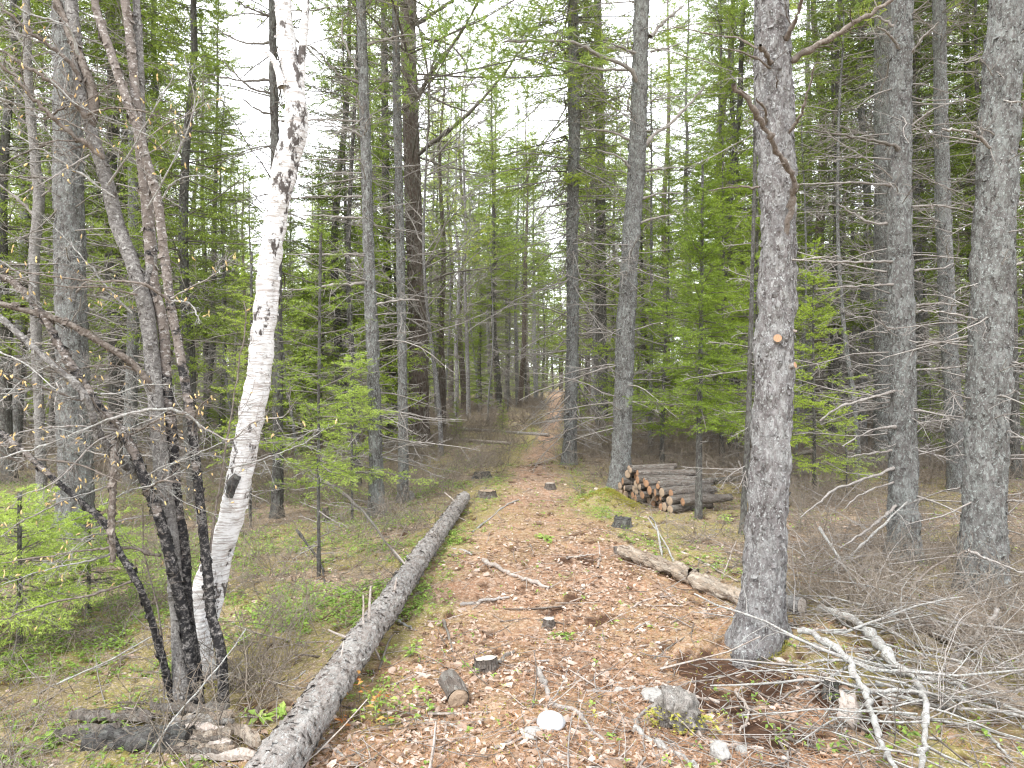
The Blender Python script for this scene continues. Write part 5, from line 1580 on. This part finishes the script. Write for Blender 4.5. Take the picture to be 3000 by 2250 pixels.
# decayed pale log running behind the big trunk
A = G(1345, 1208, .06); B = G(1500, 1268, .06); C_ = G(1615, 1312, .06); D_ = G(1735, 1335, .07)
log_obj('rotten_log', A, B, .050, .062, 'rotten', 'rotten', 'upper length of the decayed pale log left of the big foreground trunk', 'fallen log', sides=26, bend=.02, rough=6.0, step=.02)
log_obj('rotten_log', B + (C_ - B) * .04, C_, .060, .058, 'rotten', 'rotten', 'lower length of the decayed pale log touching the big foreground trunk', 'fallen log', sides=26, bend=-.02, rough=6.0, step=.02)
log_obj('rotten_log', C_ + (D_ - C_) * .45, D_, .055, .058, 'stem_grey', 'cut_old', 'round grey log end showing just right of the big foreground trunk', 'fallen log', sides=26, bend=.0, rough=1.6, step=.02)
log_obj('fallen_log', G(1900, 1335, .05), G(2090, 1415, .05), .05, .045, 'bark_pine', 'cut_old', 'brown fallen stem under the brush right of the long white limbs', 'fallen log', sides=20, bend=.02)
log_obj('fallen_log', G(2060, 1470, .04), G(2270, 1590, .03), .045, .05, 'rotten', 'cut_old', 'pale barkless log at the lower right edge under the white limbs', 'fallen log', sides=26, bend=.02, rough=1.6, step=.02)
log_obj('fallen_log', G(2085, 1385, .04), G(2290, 1440, .05), .035, .04, 'bark_pine', 'cut_old', 'thin brown fallen stem at the right edge, the lower of two', 'fallen log', sides=18, bend=.02)
log_obj('fallen_log', G(2130, 1375, .05), G(2300, 1400, .05), .03, .035, 'stem_grey', 'cut_old', 'thin grey fallen stem at the right edge, the upper of two', 'fallen log', sides=18, bend=.02)
log_obj('fallen_log', G(1153, 846, .06), G(1240, 848, .06), .14, .12, 'stick_pale', 'cut_tan', 'pale log lying across the far end of the trail', 'fallen log', sides=14, step=.2)
log_obj('fallen_log', G(925, 948, .05), G(1103, 962, .04), .05, .035, 'stick_pale', 'cut_old', 'long grey fallen pole left of the trail in the middle distance', 'fallen log', sides=12, step=.1)
log_obj('fallen_log', G(985, 930, .05), G(1185, 944, .05), .06, .05, 'bark_log', 'cut_old', 'fallen pole reaching the trail just beyond the grey one', 'fallen log', sides=12, step=.1)
log_obj('fallen_log', G(1520, 1050, .06), G(1750, 1030, .07), .045, .04, 'bark_dark', 'cut_old', 'dark fallen stem lying behind the big foreground trunk', 'fallen log', sides=14, step=.08)

# large pale weathered chip on the needles
gq = G(1838, 1575, .03)
k = 22; a = np.linspace(0, 2 * PI, k, endpoint=False)
rad = np.array([.9, .82, .85, 1.15, .9, .75, .95, 1.1, .8, .95, .8, .9, 1.2, 1.0, .8, .85, 1.0, .8, .75, .95, .8, 1.05]) * .068
ring = np.stack([rad * np.cos(a) * .9, rad * np.sin(a) * 1.25, .006 * np.sin(a * 3)], -1)
top = np.concatenate([ring + [0, 0, .004], ring * [.5, .5, 1] + [0, 0, .012], [[0, 0, .014]]]); bot = np.concatenate([ring - [0, 0, .003], [[0, 0, -.003]]])
j = np.arange(k); j2 = (j + 1) % k
X = np.concatenate([top, bot]); nb_ = 2 * k + 1
o = build('wood_chip', [(X, np.concatenate([np.stack([j, j2, j2 + k, j + k], -1), np.stack([j, j + nb_, j2 + nb_, j2], -1)]), 0),
                        (X, np.concatenate([np.stack([j + k, j2 + k, np.full(k, 2 * k)], -1), np.stack([j2 + nb_, j + nb_, np.full(k, nb_ + k)], -1)]), 0)], [M['stick_pale']], loc=gq)
o.rotation_euler = (R(55), R(8), R(10)); o.location.z += .055
tag(o, 'large pale ragged chip of weathered wood propped on the needles at the right', 'wood chip')

def stick(pts, w, mt, label, cat='stick', lift=0.0, sub=3, sub2=2, name='fallen_branch', w1=None, sl=.25):
    """pts: (px,py) on the ground or (px,py,height above the ground)"""
    P = []
    g0 = G(pts[0][0], pts[0][1])
    P = []
    for p in pts:
        if len(p) == 2:
            g = G(p[0], p[1]); r = w / 2 / F * g[1]
            P.append(g + [0, 0, r * .9 + lift])
        else:                                                      # px, py, distance
            gd = G(p[0], p[1])[1] if p[1] > HZ + 60 else 99
            P.append(W(p[0], p[1], min(p[2], gd * (1 - .5 * w / F) - (.22 if w >= 9 else .03))))
    P = np.array(P); base = P[0].copy()
    r0 = w / 2 / F * P[0][1]; r1 = (w1 if w1 is not None else w * .6) / 2 / F * P[-1][1]
    pr = branch_parts(P, r0, r1, 0, 0, sides=9)
    if sub:
        S = spline(P, 16)
        a, b, l, q = kids(S[None], np.full((1, 16), r0 * .6), sub, 50, sl, .8, .1, .95, .6, .3)
        P1 = grow(a, b, np.minimum(l, .4), 5, 0, .8); rr1 = taper(np.maximum(q * .6, .0015), 5, .4)
        pr.append(tubes(P1, rr1, 4) + (0,))
        if sub2:
            a, b, l, q = kids(P1, rr1, sub2, 50, .55, .5)
            pr.append(tubes(grow(a, b, l, 3, 0, .6), taper(np.maximum(q, .001), 3, .6), 3) + (0,))
    ob = build(name, off(pr, base), [M[mt]], loc=base)
    return tag(ob, label, cat)

GS = [
 ([(1290, 1545), (1340, 1570), (1400, 1560)], 8, 'twig_dark', 'dark bent root left of the weathered root stump', 3),
 ([(1530, 1545), (1600, 1530), (1680, 1545), (1720, 1560)], 6, 'twig_dark', 'thin dark root winding over the bare soil', 4),
 ([(1240, 1625), (1180, 1600), (1120, 1610)], 5, 'twig_grey', 'grey twig below the white stone', 3),
 ([(1395, 1470), (1350, 1450), (1290, 1455)], 6, 'twig_brown', 'brown stick above the grey root on the trail', 2),
 ([(1040, 1560), (1000, 1600), (930, 1625)], 6, 'stick_pale', 'pale curved stick at the bottom, right of the leafy shrubs', 3),
 ([(1590, 1500), (1620, 1540), (1600, 1590)], 7, 'stick_pale', 'short pale stick at the edge of the bare soil', 1),
 ([(1320, 1405), (1390, 1400), (1450, 1385)], 4, 'stick_pale', 'thin pale stick on the trail beside the bare soil', 2),
 ([(1080, 1345), (1150, 1340), (1230, 1352)], 4, 'twig_brown', 'thin brown stick just above the whitish topped stump', 3),
 ([(1771, 1315, 5.05), (1841, 1340, 4.75), (1886, 1375, 4.45), (1931, 1430, 4.1), (1981, 1475, 3.85), (2001, 1510, 3.7), (2001, 1560, 3.45), (1996, 1680, 3.0)], 18, 'stick_white', 'thickest white barkless limb sweeping to the bottom right', 12),
 ([(1726, 1365, 4.7), (1781, 1385, 4.5), (1826, 1415, 4.25), (1851, 1460, 3.95), (1876, 1505, 3.7), (1891, 1555, 3.45), (1906, 1600, 3.25), (1945, 1680, 3.0)], 16, 'stick_white', 'white lichened limb curving down left of the thickest one', 8),
 ([(1758, 1397), (1851, 1422), (1951, 1434), (2076, 1437), (2120, 1430)], 10, 'stick_white', 'pale limb lying level under the two curved white limbs', 6),
 ([(1646, 1424), (1721, 1440), (1791, 1466)], 9, 'stick_pale', 'smooth pale stick pointing at the little white-topped stump', 2),
 ([(1981, 1467, 3.85), (2051, 1475, 3.8), (2126, 1505, 3.6), (2225, 1548, 3.4)], 11, 'stick_white', 'white branch forking off towards the right edge, the upper of two', 5),
 ([(1881, 1495, 3.7), (1981, 1497, 3.65), (2076, 1515, 3.55), (2225, 1552, 3.35)], 9, 'stick_white', 'white branch crossing the thickest limb low towards the right edge', 5),
 ([(2041, 1458), (2076, 1405, 4.1), (2126, 1360, 4.1), (2156, 1315, 4.1)], 12, 'twig_grey', 'stout grey stick standing up from the brush at the right', 2),
 ([(1771, 1140, 5.6), (1816, 1210, 5.3), (1866, 1300, 5.0), (1895, 1360, 4.7)], 6, 'stick_white', 'thin pale stick leaning in the brush right of the big foreground trunk', 5),
 ([(1473, 1194, 6.3), (1530, 1220, 6.0), (1596, 1257, 5.5)], 6, 'stick_pale', 'pale stick sloping down to the left side of the big foreground trunk', 3),
 ([(1566, 1240), (1580, 1195, 5.6), (1591, 1169, 5.6)], 4, 'stick_pale', 'short pale stick standing beside the sloping one', 2),
 ([(1430, 1205), (1420, 1140, 6.4), (1403, 1115, 6.4)], 5, 'stick_white', 'pale thin stick standing in front of the log pile', 1),
 ([(1465, 1235), (1435, 1170, 6.2), (1400, 1120, 6.6)], 4, 'stick_white', 'pale stick leaning left in front of the log pile', 2),
 ([(1411, 1429), (1500, 1365), (1596, 1305)], 5, 'twig_dark', 'long thin dark stick pointing up to the big foreground trunk', 0),
 ([(1043, 1214), (1090, 1240), (1140, 1258), (1188, 1275)], 10, 'stick_pale', 'curved pale branch lying across the middle of the trail', 4),
 ([(994, 1312), (1050, 1303), (1100, 1295)], 9, 'twig_grey', 'short grey stick left of the trail centre below the curved branch', 1),
 ([(958, 1345), (975, 1400), (985, 1440)], 6, 'twig_dark', 'small dark crooked stick above the low sawn stump', 5),
 ([(871, 1486), (920, 1462), (983, 1437)], 7, 'stick_pale', 'pale stick lying between the fallen trunk and the low sawn stump', 3),
 ([(1076, 1440), (1094, 1424), (1112, 1412)], 11, 'twig_dark', 'dark root sticking out from the low sawn stump', 1),
 ([(1088, 1616), (1150, 1567), (1203, 1552)], 8, 'stick_pale', 'pale stick crossing in front of the white stone', 3),
 ([(1163, 1454), (1193, 1524), (1248, 1544), (1273, 1580), (1328, 1632)], 12, 'twig_grey', 'crooked grey branch running right of the white stone', 4),
 ([(1373, 1582), (1420, 1615), (1473, 1645), (1520, 1680)], 14, 'stick_white', 'thick white lichened stick at the bottom, left of the pale stone', 2),
 ([(1363, 1594), (1388, 1550), (1418, 1528), (1452, 1520)], 11, 'twig_grey', 'bent grey root rising to the weathered root stump', 2),
 ([(1431, 1484), (1490, 1503), (1556, 1524)], 9, 'stick_pale', 'straight pale stick lying above the weathered root stump', 1),
 ([(1501, 1570), (1521, 1604), (1571, 1616), (1651, 1626)], 12, 'stick_pale', 'curved pale root below the weathered root stump', 2),
 ([(1164, 1656), (1220, 1642), (1280, 1648), (1363, 1649)], 10, 'stick_pale', 'long pale stick along the bottom edge of the picture', 3),
 ([(1265, 1500), (1320, 1500), (1395, 1490)], 11, 'twig_grey', 'grey root lying left of the straight pale stick', 2),
 ([(1020, 1150, 8.0), (1090, 1095, 9.2), (1120, 1080, 9.4)], 5, 'stick_white', 'small whitish broken stick in the trail above the bare soil', 2),
 ([(1225, 1207), (1260, 1203), (1292, 1200)], 5, 'stick_pale', 'thin straight stick right of the dark crumbled soil', 1),
 ([(1292, 1230), (1296, 1200, 6.2), (1294, 1178, 6.2)], 5, 'stick_pale', 'short upright stick by the crumbling wood', 0),
 ([(960, 1190), (1000, 1192), (1020, 1202)], 6, 'stick_white', 'whitish twig sprouting by the right side of the fallen trunk', 5),
 ([(835, 1330), (870, 1352), (900, 1368)], 7, 'stick_white', 'white snapped branch under the right side of the fallen trunk', 4),
 ([(865, 1320), (930, 1345), (1000, 1330)], 4, 'stick_pale', 'fine forked branch left of the dark crooked stick', 5),
 ([(1335, 1335), (1400, 1298), (1460, 1290)], 5, 'stick_pale', 'pale thin stick on the trail left of the long dark one', 2),
 ([(1180, 1520), (1210, 1500), (1235, 1470)], 4, 'twig_brown', 'thin brown stick above the white stone', 1),
 ([(900, 1560), (960, 1566), (1010, 1586)], 6, 'stick_white', 'white stick in the leaves left of the short sawn piece', 3),
 ([(660, 1570), (700, 1610), (770, 1660)], 9, 'stick_white', 'whitish broken branch beside the near end of the fallen trunk', 4),
 ([(715, 1470, 3.55), (750, 1445, 3.5), (790, 1425, 3.5)], 9, 'stick_white', 'white snapped stub leaning on the fallen trunk', 1),
 ([(663, 1014, 6.5), (773, 1095, 6.3), (868, 1219, 6.0)], 7, 'twig_dark', 'dark dead sapling leaning onto the fallen trunk from the left', 16),
 ([(725, 1290), (800, 1270), (845, 1255)], 5, 'stick_pale', 'pale branch lying on the green cover left of the fallen trunk', 4),
 ([(300, 1660), (370, 1560, 3.1), (480, 1430, 3.3), (530, 1360, 3.5)], 4, 'stick_white', 'long thin pale stick slanting in front of the scorched stems', 5),
 ([(120, 1480, 3.6), (240, 1425, 3.6), (345, 1365, 3.5)], 4, 'stick_white', 'thin pale stick slanting through the brown twigs at the left', 5),
 ([(262, 1575, 3.1), (320, 1615), (330, 1630)], 4, 'stick_pale', 'short pale twig on the dark decayed log', 1),
 ([(360, 1515), (380, 1528), (400, 1535)], 6, 'stick_white', 'lichen covered white stub at the foot of the scorched stems', 1),
 ([(590, 1480), (640, 1470), (690, 1420)], 5, 'stick_white', 'white forked twig between the birch and the fallen trunk', 8),
 ([(640, 1145, 6.6), (690, 1215, 6.2), (700, 1260, 6.0)], 6, 'charred', 'black snapped sapling in the green cover left of the fallen trunk', 8),
 ([(1400, 1500), (1440, 1484), (1470, 1470)], 6, 'twig_dark', 'short dark root above the flat pale stone', 1),
 ([(1700, 1600), (1760, 1620), (1830, 1640)], 6, 'twig_brown', 'brown stick on the needles below the wood chip', 2),
 ([(1911, 1512), (1920, 1550), (1928, 1590)], 10, 'stick_pale', 'short pale broken piece between the two curved white limbs', 0),
 ([(2100, 1560, 3.3), (2150, 1600, 3.1), (2190, 1650, 2.95)], 8, 'stick_white', 'white twiggy branch in the bottom right corner', 8),
 ([(1960, 1640), (2050, 1600), (2130, 1590)], 7, 'stick_pale', 'pale branch lying across the bottom right', 5),
 ([(1950, 1300, 4.8), (2010, 1230, 4.9), (2110, 1180, 5.0)], 7, 'twig_brown', 'brown dead branch in the brush between the right-hand trunks', 10),
 ([(2090, 1190, 4.6), (2150, 1215, 4.6), (2230, 1245, 4.6)], 6, 'twig_grey', 'thin grey branch crossing the foot of the thick right trunk', 8),
 ([(1800, 1235, 5.2), (1850, 1190, 5.4), (1960, 1085, 5.6)], 6, 'stick_white', 'thin pale branch slanting up to the long-branched trunk', 8),
]
for pts, w, mt, lab, sub in GS:
    stick(pts, w, mt, lab, sub=sub)

# finely branched dead tops thrown down at the right (brush pile) - an uncountable tangle on top of the named limbs
def brush_pile():
    out = []
    n = 430
    px = rng.uniform(1715, 2280, n); py = rng.uniform(1200, 1620, n) ; py = np.where(px < 1980, 1180 + (py - 1200) * .5, py)
    g = np.array([G(a, b) for a, b in zip(px, py)])
    g[:, 2] += rng.uniform(.0, .16, n)
    a = rng.uniform(-.9, 2.4, n)
    D = np.stack([np.cos(a), np.sin(a), rng.uniform(-.12, .45, n)], -1)
    P = grow(g, D, rng.uniform(.3, .9, n), 7, -.3, .9); r = taper(rng.uniform(.0015, .0045, n), 7, .4)
    a, b, l, q = kids(P, r, 8, 45, .45, .5); P1 = grow(a, b, l, 5, -.1, .9); r1 = taper(np.maximum(q, .0013), 5, .4)
    a, b, l, q = kids(P1, r1, 4, 45, .5, .3); P2 = grow(a, b, l, 3, 0, .8); r2 = taper(np.maximum(q, .0009), 3, .6)
    for PP, rr, s in ((P, r, 5), (P1, r1, 3), (P2, r2, 3)):
        V, Fc = tubes(PP, rr, s)
        V[:, 2] = np.maximum(V[:, 2], H(V[:, 0], V[:, 1]) + .004)
        out.append((V, Fc, 1 if s == 3 else 0))
    n = 46
    px = rng.uniform(1740, 2260, n); py = rng.uniform(1330, 1620, n); px = np.maximum(px, 1740 + (py - 1330) * .9)
    g = np.array([G(a, b) for a, b in zip(px, py)]); g[:, 2] += rng.uniform(.01, .12, n)
    a = rng.uniform(-1.0, .5, n) + PI * (rng.random(n) < .5)
    P = grow(g, np.stack([np.cos(a), np.sin(a), rng.uniform(-.08, .22, n)], -1), rng.uniform(.35, 1.1, n), 9, -.25, 1.0)
    r = taper(rng.uniform(.005, .011, n), 9, .4)
    a, b, l, q = kids(P, r, 6, 48, .4, .5); P1 = grow(a, b, l, 5, -.1, .9); r1 = taper(np.maximum(q, .0018), 5, .4)
    for PP, rr, sd in ((P, r, 7), (P1, r1, 4)):
        V, Fc = tubes(PP, rr, sd); V[:, 2] = np.maximum(V[:, 2], H(V[:, 0], V[:, 1]) + .004)
        out.append((V, Fc, 2))
    o = build('brush_pile', out, [M['twig_grey'], M['brush_twig'], M['stick_white']])
    tag(o, 'grey brush of finely branched dead limbs heaped at the right', 'brush', kind='stuff')
brush_pile()

# broad-leaved sprouts in the foreground
def sprout(px, py, n, spread, hgt, size, mt, label, name='leafy_plant', asp=.45):
    g = G(px, py)
    x = g[0] + rng.normal(size=n) * spread; y = g[1] + rng.normal(size=n) * spread
    a = rosettes(x, y, rng.uniform(.4, 1, n) * hgt, np.full(n, size), 6, asp)
    st = np.stack([x, y, H(x, y)], -1)
    P = np.stack([st, st + [0.004, 0, hgt * .35], st + [0, .003, hgt * .75]], 1)
    base = g
    root = empty(name, base)
    tag(root, label, 'plant')
    build('leaves', [(a[0] - base, a[1], 0, a[2])], [M[mt]], root, smooth=False)
    for i in range(n):
        V, Fc = tubes(P[i:i + 1], np.full((1, 3), .0012), 3)
        build('stem', [(V - base, Fc, 0)], [M['twig_brown']], root)
for px, py, n, sp_, h_, s_, mt, lab in [
    (235, 1590, 4, .05, .10, .055, 'cover_green', 'bright leafy sprout on the dark decayed log'), (115, 1610, 4, .06, .09, .055, 'cover_green', 'bright leafy sprout at the bottom left beside the decayed log'),
    (40, 1650, 6, .07, .08, .05, 'cover_green', 'bright leafy sprout in the bottom left corner'), (410, 1655, 7, .07, .03, .045, 'cover_green', 'low leafy sprout at the bottom beside the fallen trunk'),
    (590, 1560, 5, .05, .09, .06, 'cover_green', 'leafy sprout left of the near end of the fallen trunk'), (745, 1560, 10, .11, .20, .035, 'cover_red', 'reddish orange leaved shrub in front of the fallen trunk'),
    (700, 1600, 6, .07, .14, .032, 'cover_red', 'small reddish shrub against the near end of the fallen trunk'), (840, 1545, 9, .10, .13, .032, 'cover_green', 'green low shrub right of the reddish one'),
    (860, 1425, 8, .09, .08, .04, 'cover_green', 'green leafy clump along the right side of the fallen trunk'), (1215, 1380, 7, .05, .035, .04, 'cover_green', 'small fern-like green sprig by the whitish topped stump'),
    (1183, 1165, 8, .06, .03, .05, 'cover_green', 'grassy green tuft near the dark crumbled soil'), (500, 1480, 9, .09, .07, .04, 'moss', 'yellow green moss clump by the birch foot'),
    (1570, 1135, 8, .10, .12, .05, 'cover_green', 'leafy green clump right of the log pile')]:
    sprout(px, py, n, sp_, h_, s_, mt, lab)
print('trees placed', len(placed), 'objects', len(bpy.data.objects), 'polys', sum(len(m.polygons) for m in bpy.data.meshes))

ORD = ['first', 'second', 'third', 'fourth', 'fifth', 'sixth', 'seventh', 'eighth', 'ninth', 'tenth']
by = {}
for lab, px, r in BACK: by.setdefault(lab, []).append((px, r))
for lab, lst in by.items():
    if len(lst) > 1:
        lst.sort(key=lambda t: t[0])
        for i, (px, r) in enumerate(lst):
            for a_ in sum(ADJ.values(), []):
                if lab.startswith(a_): r['label'] = '%s, %s from left, %s' % (a_, ORD[min(i, 9)], lab[len(a_) + 1:]); break
